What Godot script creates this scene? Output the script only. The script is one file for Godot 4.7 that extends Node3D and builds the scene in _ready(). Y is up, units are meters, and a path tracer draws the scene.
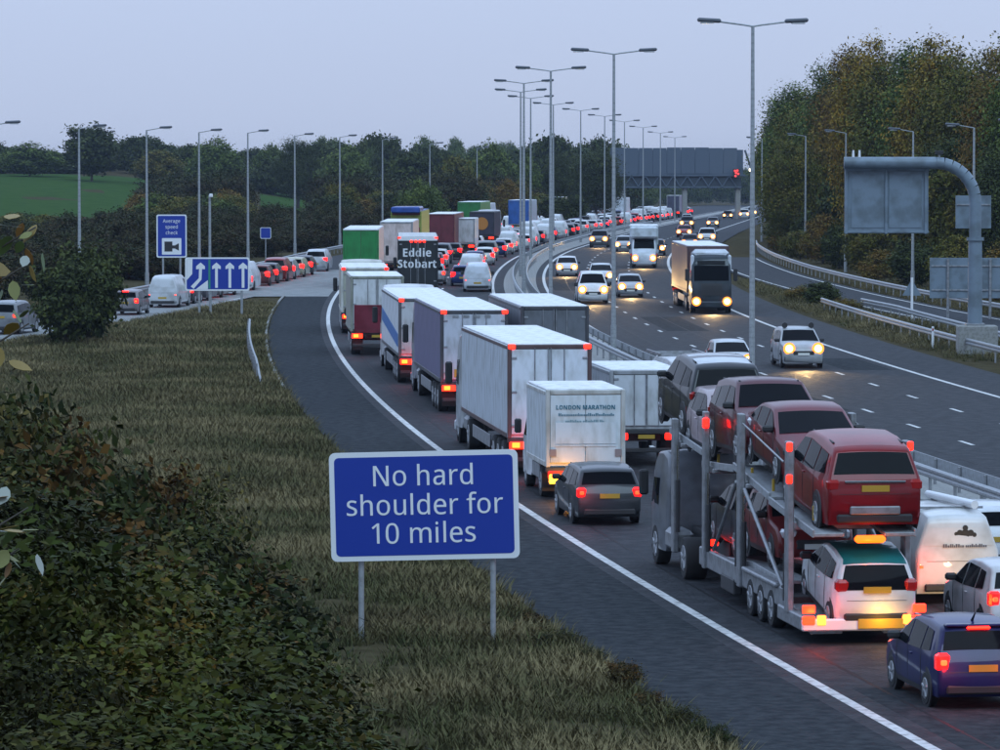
extends Node3D
# ------------------------------------------------------------------ constants and road alignment
const CAM_H := 9.8
const FOCAL := 4300.0
var rng := RandomNumberGenerator.new()
var M := {}
var MC := {}
var used := {}

func zr(d: float) -> float:                      # road level: a long 0.9 % rise that rounds off to level
	if d < 360.0: return 0.0093 * d
	if d < 600.0:
		var t := d - 360.0
		return 3.348 + 0.0093 * (t - t * t / 480.0)
	return 4.464

func lx(d: float) -> float:                      # x of the nearside edge line at distance d along -z
	if d > 440.0: return -6.228 + 0.0786 * (d - 440.0)
	var u := d - 87.4
	return 4.57 - 0.14 * u + 0.00031 * u * u

func ls(d: float) -> float:
	if d > 440.0: return 0.0786
	return -0.14 + 0.00062 * (d - 87.4)

func rp(d: float, off: float, up := 0.0) -> Vector3:   # point at a sideways offset from the edge line
	var s := ls(d)
	var n := sqrt(1.0 + s * s)
	return Vector3(lx(d) + off / n, zr(d) + up, -(d - off * s / n))

func gp(px: float, py: float) -> Vector3:        # ground point of the road plane from surveyed bearings
	var d := 300.0
	for k in 60:
		d = lerpf(d, (CAM_H - zr(d)) * FOCAL / maxf(py - 190.0, 4.0), 0.5)
	return Vector3((px - 500.0) * d / FOCAL, zr(d), -d)

func heading(d: float) -> float:
	var s := ls(d)
	return atan2(-s, 1.0)

# ------------------------------------------------------------------ naming
func numbered(called: String) -> String:
	var k: int = used.get(called, 0)
	used[called] = k + 1
	return called if k == 0 else "%s_%03d" % [called, k]

func tag(o: Node, label: String, category: String, group := "") -> void:
	o.set_meta("label", label)
	o.set_meta("category", category)
	if group != "": o.set_meta("group", group)

func top(called: String, label: String, category: String, at := Vector3.ZERO, turn := 0.0, group := "") -> Node3D:
	var o := Node3D.new()
	o.name = numbered(called)
	add_child(o)
	o.position = at
	o.rotation.y = turn
	tag(o, label, category, group)
	return o

func mi(parent: Node, called: String, mesh: Mesh, mat: Material, at := Vector3.ZERO, rot := Vector3.ZERO) -> MeshInstance3D:
	var o := MeshInstance3D.new()
	o.name = called
	o.mesh = mesh
	o.material_override = mat
	o.position = at
	o.rotation = rot
	parent.add_child(o, true)
	return o

func struct(called: String, mesh: Mesh, mat: Material, parent: Node = self) -> MeshInstance3D:
	var o := mi(parent, called, mesh, mat)
	if parent == self: o.set_meta("kind", "structure")
	return o

# ------------------------------------------------------------------ mesh helpers
func stn() -> SurfaceTool:
	var st := SurfaceTool.new()
	st.begin(Mesh.PRIMITIVE_TRIANGLES)
	st.set_smooth_group(-1)
	return st

func done(st: SurfaceTool) -> ArrayMesh:
	st.generate_normals()
	st.index()
	return st.commit()

func tri(st: SurfaceTool, a: Vector3, b: Vector3, c: Vector3, out: Vector3) -> void:
	var n := (c - a).cross(b - a)
	if n.length_squared() < 1e-14: return
	if n.dot(out) >= 0.0:
		st.add_vertex(a); st.add_vertex(b); st.add_vertex(c)
	else:
		st.add_vertex(a); st.add_vertex(c); st.add_vertex(b)

func quad(st: SurfaceTool, a: Vector3, b: Vector3, c: Vector3, d: Vector3, out: Vector3) -> void:
	tri(st, a, b, c, out)
	tri(st, a, c, d, out)

func cbox(st: SurfaceTool, c: Vector3, size: Vector3, ch := 0.0, bs := Basis.IDENTITY) -> void:
	var h := size * 0.5
	ch = minf(ch, minf(h.x, minf(h.y, h.z)) * 0.9)
	st.set_smooth_group(-1)
	for ax in 3:
		for s in [-1.0, 1.0]:
			var u := (ax + 1) % 3
			var v := (ax + 2) % 3
			var q := []
			for k in [[-1, -1], [1, -1], [1, 1], [-1, 1]]:
				var p := Vector3.ZERO
				p[ax] = s * h[ax]
				p[u] = k[0] * (h[u] - ch)
				p[v] = k[1] * (h[v] - ch)
				q.append(c + bs * p)
			var o := Vector3.ZERO
			o[ax] = s
			quad(st, q[0], q[1], q[2], q[3], bs * o)
	if ch <= 0.0: return
	for ax in 3:
		var u := (ax + 1) % 3
		var v := (ax + 2) % 3
		for su in [-1.0, 1.0]:
			for sv in [-1.0, 1.0]:
				var q := []
				for k in [[-1.0, 0], [1.0, 0], [1.0, 1], [-1.0, 1]]:
					var p := Vector3.ZERO
					p[ax] = k[0] * (h[ax] - ch)
					p[u] = su * (h[u] if k[1] == 0 else h[u] - ch)
					p[v] = sv * (h[v] - ch if k[1] == 0 else h[v])
					q.append(c + bs * p)
				var o := Vector3.ZERO
				o[u] = su
				o[v] = sv
				quad(st, q[0], q[1], q[2], q[3], bs * o)
	for sx in [-1.0, 1.0]:
		for sy in [-1.0, 1.0]:
			for sz in [-1.0, 1.0]:
				var s := Vector3(sx, sy, sz)
				var a := Vector3(h.x, h.y - ch, h.z - ch) * s
				var b := Vector3(h.x - ch, h.y, h.z - ch) * s
				var d := Vector3(h.x - ch, h.y - ch, h.z) * s
				tri(st, c + bs * a, c + bs * b, c + bs * d, bs * s)

func cyl(st: SurfaceTool, a: Vector3, b: Vector3, r0: float, r1: float, n := 10, caps := true) -> void:
	var ax := (b - a).normalized()
	var u := ax.cross(Vector3.UP if absf(ax.y) < 0.9 else Vector3.RIGHT).normalized()
	var v := ax.cross(u)
	for k in n:
		var t0 := TAU * k / n
		var t1 := TAU * (k + 1) / n
		var e0 := u * cos(t0) + v * sin(t0)
		var e1 := u * cos(t1) + v * sin(t1)
		st.set_smooth_group(1)
		quad(st, a + e0 * r0, a + e1 * r0, b + e1 * r1, b + e0 * r1, e0 + e1)
		if caps:
			st.set_smooth_group(-1)
			tri(st, a, a + e0 * r0, a + e1 * r0, -ax)
			tri(st, b, b + e0 * r1, b + e1 * r1, ax)
	st.set_smooth_group(-1)

func tube(st: SurfaceTool, pts: Array, r: float, n := 8) -> void:
	for k in pts.size() - 1:
		cyl(st, pts[k], pts[k + 1], r, r, n, k == 0 or k == pts.size() - 2)

func box_mesh(c: Vector3, size: Vector3, ch := 0.0) -> ArrayMesh:
	var key := "b%s%s%s" % [c, size, ch]
	if not MC.has(key):
		var st := stn()
		cbox(st, c, size, ch)
		MC[key] = done(st)
	return MC[key]

func cyl_mesh(a: Vector3, b: Vector3, r0: float, r1: float, n := 10) -> ArrayMesh:
	var key := "c%s%s%s%s%s" % [a, b, r0, r1, n]
	if not MC.has(key):
		var st := stn()
		cyl(st, a, b, r0, r1, n)
		MC[key] = done(st)
	return MC[key]

func poly_mesh(pts: PackedVector2Array, z0: float, z1: float) -> ArrayMesh:   # a plate cut to an outline in x, y
	var st := stn()
	var ix := Geometry2D.triangulate_polygon(pts)
	for k in range(0, ix.size(), 3):
		for z in [z0, z1]:
			tri(st, Vector3(pts[ix[k]].x, pts[ix[k]].y, z), Vector3(pts[ix[k + 1]].x, pts[ix[k + 1]].y, z), Vector3(pts[ix[k + 2]].x, pts[ix[k + 2]].y, z), Vector3(0, 0, 1 if z == maxf(z0, z1) else -1))
	for k in pts.size():
		var a := pts[k]
		var b := pts[(k + 1) % pts.size()]
		var o := Vector3(b.y - a.y, a.x - b.x, 0)
		if not Geometry2D.is_polygon_clockwise(pts): pass
		else: o = -o
		quad(st, Vector3(a.x, a.y, z0), Vector3(b.x, b.y, z0), Vector3(b.x, b.y, z1), Vector3(a.x, a.y, z1), o)
	return done(st)

func round_rect(w: float, h: float, r: float) -> PackedVector2Array:
	var out := PackedVector2Array()
	for q in 4:
		var cx := (w * 0.5 - r) * (1 if q == 0 or q == 3 else -1)
		var cy := (h * 0.5 - r) * (1 if q < 2 else -1)
		for k in 5:
			var a := PI * 0.5 * (q + k / 4.0)
			out.append(Vector2(cx + cos(a) * r, cy + sin(a) * r))
	return out

func text_mesh(t: String, cap: float, bold := false) -> TextMesh:
	var f := SystemFont.new()
	f.font_names = PackedStringArray(["Droid Sans"])
	if bold: f.font_weight = 700
	var m := TextMesh.new()
	m.font = f
	m.text = t
	m.font_size = 48
	m.pixel_size = cap / 34.3
	m.depth = 0.012
	m.curve_step = 2.0
	return m

# ------------------------------------------------------------------ materials
func srgb(r: float, g: float, b: float) -> Color:        # base colours are given as linear reflectance
	return Color(r, g, b).linear_to_srgb()

func mat(r: float, g: float, b: float, rough := 0.8, metal := 0.0) -> StandardMaterial3D:
	var m := StandardMaterial3D.new()
	m.albedo_color = srgb(r, g, b)
	m.roughness = rough
	m.metallic = metal
	return m

func noise_tex(freq: float, ramp: Array, seed_: int, size := 512, oct := 4, normal := false, strength := 4.0, kind := FastNoiseLite.TYPE_SIMPLEX_SMOOTH) -> NoiseTexture2D:
	var t := NoiseTexture2D.new()
	t.width = size
	t.height = size
	t.seamless = true
	var n := FastNoiseLite.new()
	n.noise_type = kind
	n.seed = seed_
	n.frequency = freq
	n.fractal_octaves = oct
	t.noise = n
	if normal:
		t.as_normal_map = true
		t.bump_strength = strength
	elif ramp.size() > 0:
		var g := Gradient.new()
		g.offsets = PackedFloat32Array()
		var offs := PackedFloat32Array()
		var cols := PackedColorArray()
		for e in ramp:
			offs.append(e[0])
			cols.append(e[1])
		g.offsets = offs
		g.colors = cols
		t.color_ramp = g
	return t

func paint(c: Color, rough := 0.4, dirty := true) -> StandardMaterial3D:
	var key := "p%s%s%s" % [c, rough, dirty]
	if M.has(key): return M[key]
	var m := StandardMaterial3D.new()
	m.albedo_color = c.linear_to_srgb()
	m.roughness = rough
	m.metallic_specular = 0.25
	m.clearcoat_enabled = true
	m.clearcoat = 0.5
	m.clearcoat_roughness = 0.06
	if dirty:
		m.albedo_texture = M.grime
		m.uv1_triplanar = true
		m.uv1_scale = Vector3(0.35, 0.35, 0.35)
	M[key] = m
	return m

func panel(c: Color) -> StandardMaterial3D:
	var key := "q%s" % c
	if M.has(key): return M[key]
	var m := StandardMaterial3D.new()
	m.albedo_color = c.linear_to_srgb()
	m.roughness = 0.5
	m.albedo_texture = M.streaks
	m.uv1_triplanar = true
	m.uv1_scale = Vector3(0.4, 0.16, 0.4)
	M[key] = m
	return m

func glow(c: Color, e: float) -> StandardMaterial3D:
	var key := "g%s%s" % [c, e]
	if M.has(key): return M[key]
	var m := StandardMaterial3D.new()
	m.albedo_color = Color(0.2, 0.2, 0.2)
	m.roughness = 0.2
	m.emission_enabled = true
	m.emission = c
	m.emission_energy_multiplier = e
	M[key] = m
	return m

func make_materials() -> void:
	var w := Color.WHITE
	M.grime = noise_tex(0.012, [[0.0, Color(0.80, 0.79, 0.77)], [0.45, Color(0.93, 0.93, 0.92)], [0.7, w], [1.0, w]], 5, 256)
	M.streaks = noise_tex(0.02, [[0.0, Color(0.82, 0.81, 0.79)], [0.4, Color(0.94, 0.94, 0.93)], [0.65, w], [1.0, w]], 9, 256)
	var a := mat(1, 1, 1, 0.74)
	a.albedo_color = Color.WHITE
	a.albedo_texture = noise_tex(0.02, [[0.0, srgb(0.020, 0.023, 0.027)], [0.5, srgb(0.036, 0.039, 0.044)], [1.0, srgb(0.062, 0.066, 0.072)]], 21, 1024, 6)
	a.uv1_triplanar = true
	a.uv1_world_triplanar = true
	a.uv1_scale = Vector3(0.07, 0.07, 0.07)
	a.metallic_specular = 0.22
	a.normal_enabled = true
	a.normal_texture = noise_tex(0.2, [], 22, 512, 3, true, 2.0)
	a.normal_scale = 0.35
	a.detail_enabled = true
	a.detail_blend_mode = BaseMaterial3D.BLEND_MODE_MUL
	a.detail_albedo = noise_tex(0.25, [[0.0, Color(0.86, 0.86, 0.86)], [1.0, w]], 23, 512, 3)
	M.asphalt = a
	var a2: StandardMaterial3D = a.duplicate()
	a2.albedo_texture = noise_tex(0.03, [[0.0, srgb(0.020, 0.024, 0.028)], [0.5, srgb(0.040, 0.045, 0.050)], [1.0, srgb(0.064, 0.068, 0.074)]], 31, 1024, 6)
	a2.metallic_specular = 0.12
	a2.roughness = 0.9
	M.shoulder = a2
	var a3: StandardMaterial3D = a.duplicate()
	a3.albedo_texture = noise_tex(0.02, [[0.0, srgb(0.18, 0.19, 0.19)], [0.5, srgb(0.26, 0.27, 0.265)], [1.0, srgb(0.33, 0.33, 0.32)]], 33, 512, 5)
	M.concrete_road = a3
	M.line = mat(0.62, 0.62, 0.60, 0.6)
	M.line.albedo_texture = noise_tex(0.05, [[0.0, Color(0.55, 0.55, 0.55)], [0.45, Color(0.9, 0.9, 0.9)], [1.0, w]], 41, 256, 5)
	M.line.uv1_triplanar = true
	M.line.uv1_world_triplanar = true
	M.line.uv1_scale = Vector3(0.25, 0.25, 0.25)
	var e := mat(1, 1, 1, 0.95)
	e.albedo_color = w
	e.albedo_texture = noise_tex(0.015, [[0.0, srgb(0.036, 0.029, 0.016)], [0.4, srgb(0.058, 0.049, 0.026)], [0.6, srgb(0.070, 0.058, 0.034)], [1.0, srgb(0.050, 0.052, 0.022)]], 51, 1024, 6)
	e.uv1_triplanar = true
	e.uv1_world_triplanar = true
	e.uv1_scale = Vector3(0.05, 0.05, 0.05)
	e.metallic_specular = 0.04
	M.earth = e
	var f := mat(1, 1, 1, 0.95)
	f.albedo_color = w
	f.albedo_texture = noise_tex(0.02, [[0.0, srgb(0.026, 0.056, 0.014)], [0.5, srgb(0.036, 0.074, 0.018)], [1.0, srgb(0.048, 0.080, 0.024)]], 55, 512, 5)
	f.uv1_triplanar = true
	f.uv1_world_triplanar = true
	f.uv1_scale = Vector3(0.02, 0.02, 0.02)
	f.metallic_specular = 0.04
	M.field = f
	M.leaf = mat(1, 1, 1, 0.75)
	M.leaf.albedo_color = w
	M.leaf.vertex_color_use_as_albedo = true
	M.leaf.metallic_specular = 0.22
	M.leaf.backlight_enabled = true
	M.leaf.backlight = Color(0.12, 0.14, 0.06)
	M.bark = mat(0.07, 0.06, 0.05, 0.9)
	M.bark.albedo_texture = M.grime
	M.bark.uv1_triplanar = true
	M.glass = mat(0.005, 0.006, 0.008, 0.05)
	M.glass.metallic_specular = 0.14
	M.rubber = mat(0.018, 0.018, 0.019, 0.85)
	M.black = mat(0.02, 0.02, 0.022, 0.6)
	M.chassis = mat(0.03, 0.03, 0.033, 0.65)
	M.rim = mat(0.42, 0.43, 0.45, 0.35, 0.7)
	M.steel = mat(0.30, 0.31, 0.33, 0.5, 0.5)
	M.steel.albedo_texture = M.grime
	M.steel.uv1_triplanar = true
	M.galv = mat(0.34, 0.36, 0.38, 0.55, 0.35)
	M.galv.albedo_texture = M.streaks
	M.galv.uv1_triplanar = true
	M.bluegrey = mat(0.17, 0.22, 0.27, 0.5, 0.1)
	M.bluegrey.albedo_texture = M.grime
	M.bluegrey.uv1_scale = Vector3(0.3, 0.3, 0.3)
	M.bluegrey.uv1_triplanar = true
	M.signblue = mat(0.002, 0.030, 0.29, 0.5)
	M.signwhite = mat(0.72, 0.74, 0.76, 0.4)
	M.signblack = mat(0.02, 0.02, 0.02, 0.5)
	M.signgreen = mat(0.02, 0.22, 0.16, 0.5)
	M.plate = mat(0.42, 0.27, 0.03, 0.45)
	M.plate_white = mat(0.7, 0.7, 0.66, 0.45)
	M.concrete = mat(0.27, 0.27, 0.26, 0.9)
	M.concrete.albedo_texture = M.streaks
	M.concrete.uv1_triplanar = true
	M.lensred = mat(0.30, 0.012, 0.012, 0.15)
	M.lensclear = mat(0.55, 0.57, 0.6, 0.1, 0.3)
	M.chrome = mat(0.6, 0.6, 0.62, 0.15, 1.0)
	M.lamp_head = mat(0.10, 0.11, 0.13, 0.5, 0.3)
	M.lamp_lens = mat(0.6, 0.62, 0.64, 0.2)

# ------------------------------------------------------------------ vehicle shells
func hw(P: Dictionary, z: float, y: float) -> float:      # half width of a body at a point of its side view
	var zz: float = absf(z - P.mid) / P.half
	return P.w * (1.0 - P.taper * pow(minf(zz, 1.0), 3.5)) - maxf(0.0, y - P.belt) * P.tumble - maxf(0.0, 0.42 - y) * 0.14

func outline_at(P: Dictionary, fi: float) -> Array:
	var o: Array = P.outline
	var i := clampi(int(floor(fi)), 0, o.size() - 2)
	var a: Vector2 = o[i]
	var b: Vector2 = o[i + 1]
	var t := (b - a).normalized()
	return [a.lerp(b, fi - i), Vector2(t.y, -t.x)]

func shell(P: Dictionary) -> ArrayMesh:
	var o: Array = P.outline
	var n := o.size()
	var r: float = P.r
	var rings := []
	for i in n:
		var a: Vector2 = o[maxi(i - 1, 0)]
		var b: Vector2 = o[mini(i + 1, n - 1)]
		var t := (b - a).normalized()
		var nn := Vector2(t.y, -t.x)
		var inn: Vector2 = o[i] - nn * r
		var bot := Vector2(clampf(inn.x, P.mid - P.half + 0.12, P.mid + P.half - 0.12), P.sill)
		var ring := []
		for k in 6:
			var p := bot.lerp(inn, k / 5.0)
			ring.append(Vector3(hw(P, p.x, p.y), p.y, p.x))
		var wi := hw(P, inn.x, inn.y)
		for k in [1, 2, 3]:
			var q: float = PI * 0.5 * k / 3.0
			var p2: Vector2 = inn + nn * r * sin(q)
			ring.append(Vector3(wi - r + r * cos(q), p2.y, p2.x))
		for k in [0.66, 0.33, 0.0]:
			var p3: Vector2 = o[i] + nn * P.crown * (1.0 - k * k)
			ring.append(Vector3((wi - r) * k, p3.y, p3.x))
		var full := []
		for k in ring.size():
			full.append(ring[k] * Vector3(-1, 1, 1))
		for k in range(ring.size() - 2, -1, -1):
			full.append(ring[k])
		rings.append(full)
	return ring_mesh(rings, Vector3(0, P.sill + 0.35, P.mid))

func ring_mesh(rings: Array, core: Vector3) -> ArrayMesh:      # closed loft; normals weighted by area so that flat panels stay flat
	var m: int = rings[0].size()
	var n := rings.size()
	var vs := PackedVector3Array()
	for r in rings:
		for p in r: vs.append(p)
	var ix := PackedInt32Array()
	for i in n - 1:
		for k in m - 1:
			ix.append_array([i * m + k, i * m + k + 1, (i + 1) * m + k + 1, i * m + k, (i + 1) * m + k + 1, (i + 1) * m + k])
	for i in [0, n - 1]:
		for k in m - 2:
			ix.append_array([i * m, i * m + k + 1, i * m + k + 2])
	var ns := PackedVector3Array()
	ns.resize(vs.size())
	for t in range(0, ix.size(), 3):
		var A := vs[ix[t]]
		var B := vs[ix[t + 1]]
		var C := vs[ix[t + 2]]
		var nn := (C - A).cross(B - A)
		var g := (A + B + C) / 3.0
		if nn.dot(g - Vector3(core.x, core.y, core.z + (g.z - core.z) * 0.6)) < 0.0:
			nn = -nn
			var w := ix[t + 1]
			ix[t + 1] = ix[t + 2]
			ix[t + 2] = w
		for j in 3: ns[ix[t + j]] += nn
	for k in ns.size(): ns[k] = ns[k].normalized()
	var arr := []
	arr.resize(Mesh.ARRAY_MAX)
	arr[Mesh.ARRAY_VERTEX] = vs
	arr[Mesh.ARRAY_NORMAL] = ns
	arr[Mesh.ARRAY_INDEX] = ix
	var o := ArrayMesh.new()
	o.add_surface_from_arrays(Mesh.PRIMITIVE_TRIANGLES, arr)
	return o

func over(P: Dictionary, f0: float, f1: float, t0: float, t1: float, lift := 0.008) -> ArrayMesh:   # a pane laid over the end or top of a shell
	var st := stn()
	st.set_smooth_group(2)
	var nu := 4
	var nv := 8
	var g := []
	for i in nu + 1:
		var q := outline_at(P, lerpf(f0, f1, i / float(nu)))
		var p: Vector2 = q[0]
		var nn: Vector2 = q[1]
		var row := []
		for j in nv + 1:
			var t := lerpf(t0, t1, j / float(nv))
			var p2: Vector2 = p + nn * (P.crown * (1.0 - t * t) + lift)
			row.append(Vector3(t * (hw(P, p.x, p.y) - P.r), p2.y, p2.x))
		g.append(row)
	for i in nu:
		for j in nv:
			quad(st, g[i][j], g[i][j + 1], g[i + 1][j + 1], g[i + 1][j], Vector3(0, 0.5, signf(g[i][j].z - P.mid)))
	return done(st)

func side_pane(P: Dictionary, pts: Array, s: float) -> ArrayMesh:
	var st := stn()
	var c := Vector2.ZERO
	for p in pts: c += p / pts.size()
	var v := func(p: Vector2) -> Vector3: return Vector3(s * (hw(P, p.x, p.y) + 0.009), p.y, p.x)
	for k in pts.size():
		tri(st, v.call(c), v.call(pts[k]), v.call(pts[(k + 1) % pts.size()]), Vector3(s, 0, 0))
	return done(st)

func V(z: float, y: float) -> Vector2:
	return Vector2(z, y)

func car_spec(kind: String) -> Dictionary:
	if MC.has("spec" + kind): return MC["spec" + kind]
	var P := {"mid": 0.0, "taper": 0.09, "tumble": 0.36, "r": 0.075, "crown": 0.035, "sill": 0.22}
	match kind:
		"hatch":
			P.merge({"len": 4.0, "w": 0.86, "h": 1.49, "belt": 0.93, "R": 0.31, "axle": 1.26, "rw": [4.15, 4.95], "ws": [9.1, 9.95], "lamp": [0.68, 1.0], "hl": [0.62, 0.80],
				"outline": [V(1.94, .28), V(2.0, .44), V(2.0, .64), V(1.95, .84), V(1.88, .98), V(1.62, 1.36), V(1.50, 1.44), V(0.8, 1.50), V(0.1, 1.49), V(-0.25, 1.43), V(-1.08, .98), V(-1.74, .85), V(-1.94, .68), V(-2.0, .48), V(-1.94, .26)],
				"side": [[V(1.42, 1.0), V(0.92, .97), V(0.92, 1.36), V(1.30, 1.33)], [V(.86, .97), V(-.02, .95), V(-.02, 1.40), V(.86, 1.37)], [V(-.09, .95), V(-.88, .97), V(-.32, 1.34), V(-.09, 1.40)]]})
		"city":
			P.merge({"len": 3.5, "w": 0.81, "h": 1.46, "belt": 0.95, "R": 0.29, "axle": 1.17, "rw": [3.25, 4.95], "ws": [9.1, 9.95], "lamp": [0.84, 1.08], "hl": [0.66, 0.86],
				"outline": [V(1.68, .30), V(1.74, .46), V(1.75, .66), V(1.71, .84), V(1.66, .98), V(1.46, 1.33), V(1.36, 1.41), V(0.7, 1.47), V(0.1, 1.46), V(-0.2, 1.41), V(-0.95, .98), V(-1.52, .86), V(-1.70, .68), V(-1.75, .48), V(-1.69, .26)],
				"side": [[V(1.28, 1.02), V(0.80, .98), V(0.80, 1.33), V(1.16, 1.30)], [V(.74, .98), V(-.02, .96), V(-.02, 1.37), V(.74, 1.34)], [V(-.09, .96), V(-.78, .98), V(-.27, 1.31), V(-.09, 1.37)]]})
		"suv":
			P.merge({"len": 4.6, "w": 0.95, "h": 1.76, "belt": 1.10, "R": 0.36, "axle": 1.42, "rw": [4.15, 5.0], "ws": [9.1, 9.95], "lamp": [0.88, 1.10], "hl": [0.80, 0.98],
				"outline": [V(2.22, .36), V(2.3, .54), V(2.3, .80), V(2.26, 1.0), V(2.2, 1.12), V(1.97, 1.57), V(1.84, 1.68), V(.9, 1.76), V(-.1, 1.75), V(-.45, 1.69), V(-1.18, 1.15), V(-2.02, 1.02), V(-2.22, .86), V(-2.3, .6), V(-2.24, .34)],
				"side": [[V(1.86, 1.18), V(1.12, 1.14), V(1.12, 1.57), V(1.70, 1.53)], [V(1.05, 1.14), V(.12, 1.12), V(.12, 1.62), V(1.05, 1.58)], [V(.05, 1.12), V(-.98, 1.14), V(-.50, 1.58), V(.05, 1.62)]]})
		"saloon":
			P.merge({"len": 4.7, "w": 0.91, "h": 1.43, "belt": 0.94, "R": 0.33, "axle": 1.42, "rw": [4.15, 4.95], "ws": [8.1, 8.95], "lamp": [0.70, 0.93], "hl": [0.60, 0.76],
				"outline": [V(2.28, .28), V(2.35, .48), V(2.33, .76), V(2.27, .97), V(1.72, 1.04), V(.86, 1.36), V(.5, 1.42), V(-.1, 1.43), V(-.42, 1.38), V(-1.32, .97), V(-2.1, .83), V(-2.3, .66), V(-2.35, .45), V(-2.28, .25)],
				"side": [[V(1.45, 1.0), V(.75, .97), V(.75, 1.31), V(1.0, 1.25)], [V(.68, .97), V(-.1, .96), V(-.1, 1.36), V(.68, 1.32)], [V(-.17, .96), V(-1.08, .97), V(-.46, 1.31), V(-.17, 1.36)]]})
		"estate":
			P.merge({"len": 4.7, "w": 0.90, "h": 1.50, "belt": 0.95, "R": 0.33, "axle": 1.38, "rw": [4.15, 4.95], "ws": [9.1, 9.95], "lamp": [0.72, 1.0], "hl": [0.62, 0.80],
				"outline": [V(2.28, .28), V(2.35, .46), V(2.34, .70), V(2.28, .88), V(2.22, 1.0), V(1.92, 1.38), V(1.78, 1.45), V(.9, 1.51), V(.1, 1.50), V(-.3, 1.44), V(-1.2, .99), V(-2.05, .86), V(-2.28, .68), V(-2.35, .48), V(-2.28, .26)],
				"side": [[V(1.80, 1.03), V(1.02, .99), V(1.02, 1.38), V(1.64, 1.34)], [V(.95, .99), V(.05, .97), V(.05, 1.42), V(.95, 1.39)], [V(-.02, .97), V(-.98, .99), V(-.38, 1.36), V(-.02, 1.42)]]})
		"van":
			P.merge({"len": 5.0, "w": 0.99, "h": 1.98, "belt": 1.10, "R": 0.34, "axle": 1.55, "rw": [3.2, 3.9], "ws": [8.1, 8.95], "lamp": [0.62, 1.0], "hl": [0.80, 1.02], "tumble": 0.13, "taper": 0.06,
				"outline": [V(2.44, .34), V(2.5, .50), V(2.5, .90), V(2.48, 1.15), V(2.42, 1.72), V(2.33, 1.90), V(1.5, 1.99), V(-.6, 1.98), V(-.95, 1.92), V(-1.68, 1.25), V(-2.25, 1.04), V(-2.45, .82), V(-2.5, .5), V(-2.44, .3)],
				"side": [[V(-.35, 1.16), V(-1.42, 1.20), V(-.98, 1.72), V(-.35, 1.78)]]})
		"bigvan":
			P.merge({"len": 5.9, "w": 1.02, "h": 2.66, "belt": 1.2, "R": 0.36, "axle": 1.85, "rw": [3.25, 3.75], "ws": [8.1, 8.95], "lamp": [0.7, 1.25], "hl": [0.86, 1.12], "tumble": 0.09, "taper": 0.05,
				"outline": [V(2.88, .36), V(2.95, .52), V(2.95, 1.0), V(2.93, 1.3), V(2.88, 2.4), V(2.78, 2.58), V(1.7, 2.68), V(-.9, 2.66), V(-1.35, 2.5), V(-2.08, 1.38), V(-2.66, 1.16), V(-2.88, .92), V(-2.95, .55), V(-2.88, .32)],
				"side": [[V(-.72, 1.3), V(-1.85, 1.32), V(-1.46, 1.92), V(-.72, 2.0)]]})
	P.half = P.len * 0.5
	P.body = shell(P)
	P.rear = over(P, P.rw[0], P.rw[1], -0.99, 0.99)
	P.front = over(P, P.ws[0], P.ws[1], -1.0, 1.0)
	P.panes = []
	for q in P.side:
		for s in [-1.0, 1.0]:
			P.panes.append(side_pane(P, q, s))
	MC["spec" + kind] = P
	return P

func wheel_mesh(R: float, w: float) -> Array:             # tyre and rim about the x axis, outer face to +x
	var key := "wheel%s%s" % [R, w]
	if not MC.has(key):
		var st := stn()
		cyl(st, Vector3(-w * .5, 0, 0), Vector3(-w * .5 + 0.03, 0, 0), R - 0.03, R, 18)
		cyl(st, Vector3(-w * .5 + 0.03, 0, 0), Vector3(w * .5 - 0.03, 0, 0), R, R, 18, false)
		cyl(st, Vector3(w * .5 - 0.03, 0, 0), Vector3(w * .5, 0, 0), R, R - 0.035, 18)
		var s2 := stn()
		cyl(s2, Vector3(w * .5 - 0.01, 0, 0), Vector3(w * .5 + 0.006, 0, 0), R * 0.64, R * 0.6, 16)
		for k in 5:
			var a := TAU * k / 5
			cbox(s2, Vector3(w * .5 + 0.012, cos(a) * R * 0.34, sin(a) * R * 0.34), Vector3(0.02, R * 0.5, R * 0.15), 0.004, Basis(Vector3.RIGHT, a))
		MC[key] = [done(st), done(s2)]
	return MC[key]

func add_wheel(t: Node3D, R: float, w: float, at: Vector3, s: float, full: bool) -> void:
	var wm := wheel_mesh(R, w)
	var o := mi(t, "wheel", wm[0], M.rubber, at, Vector3(0, 0.0 if s > 0 else PI, 0))
	if full: mi(o, "rim", wm[1], M.rim)

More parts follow.
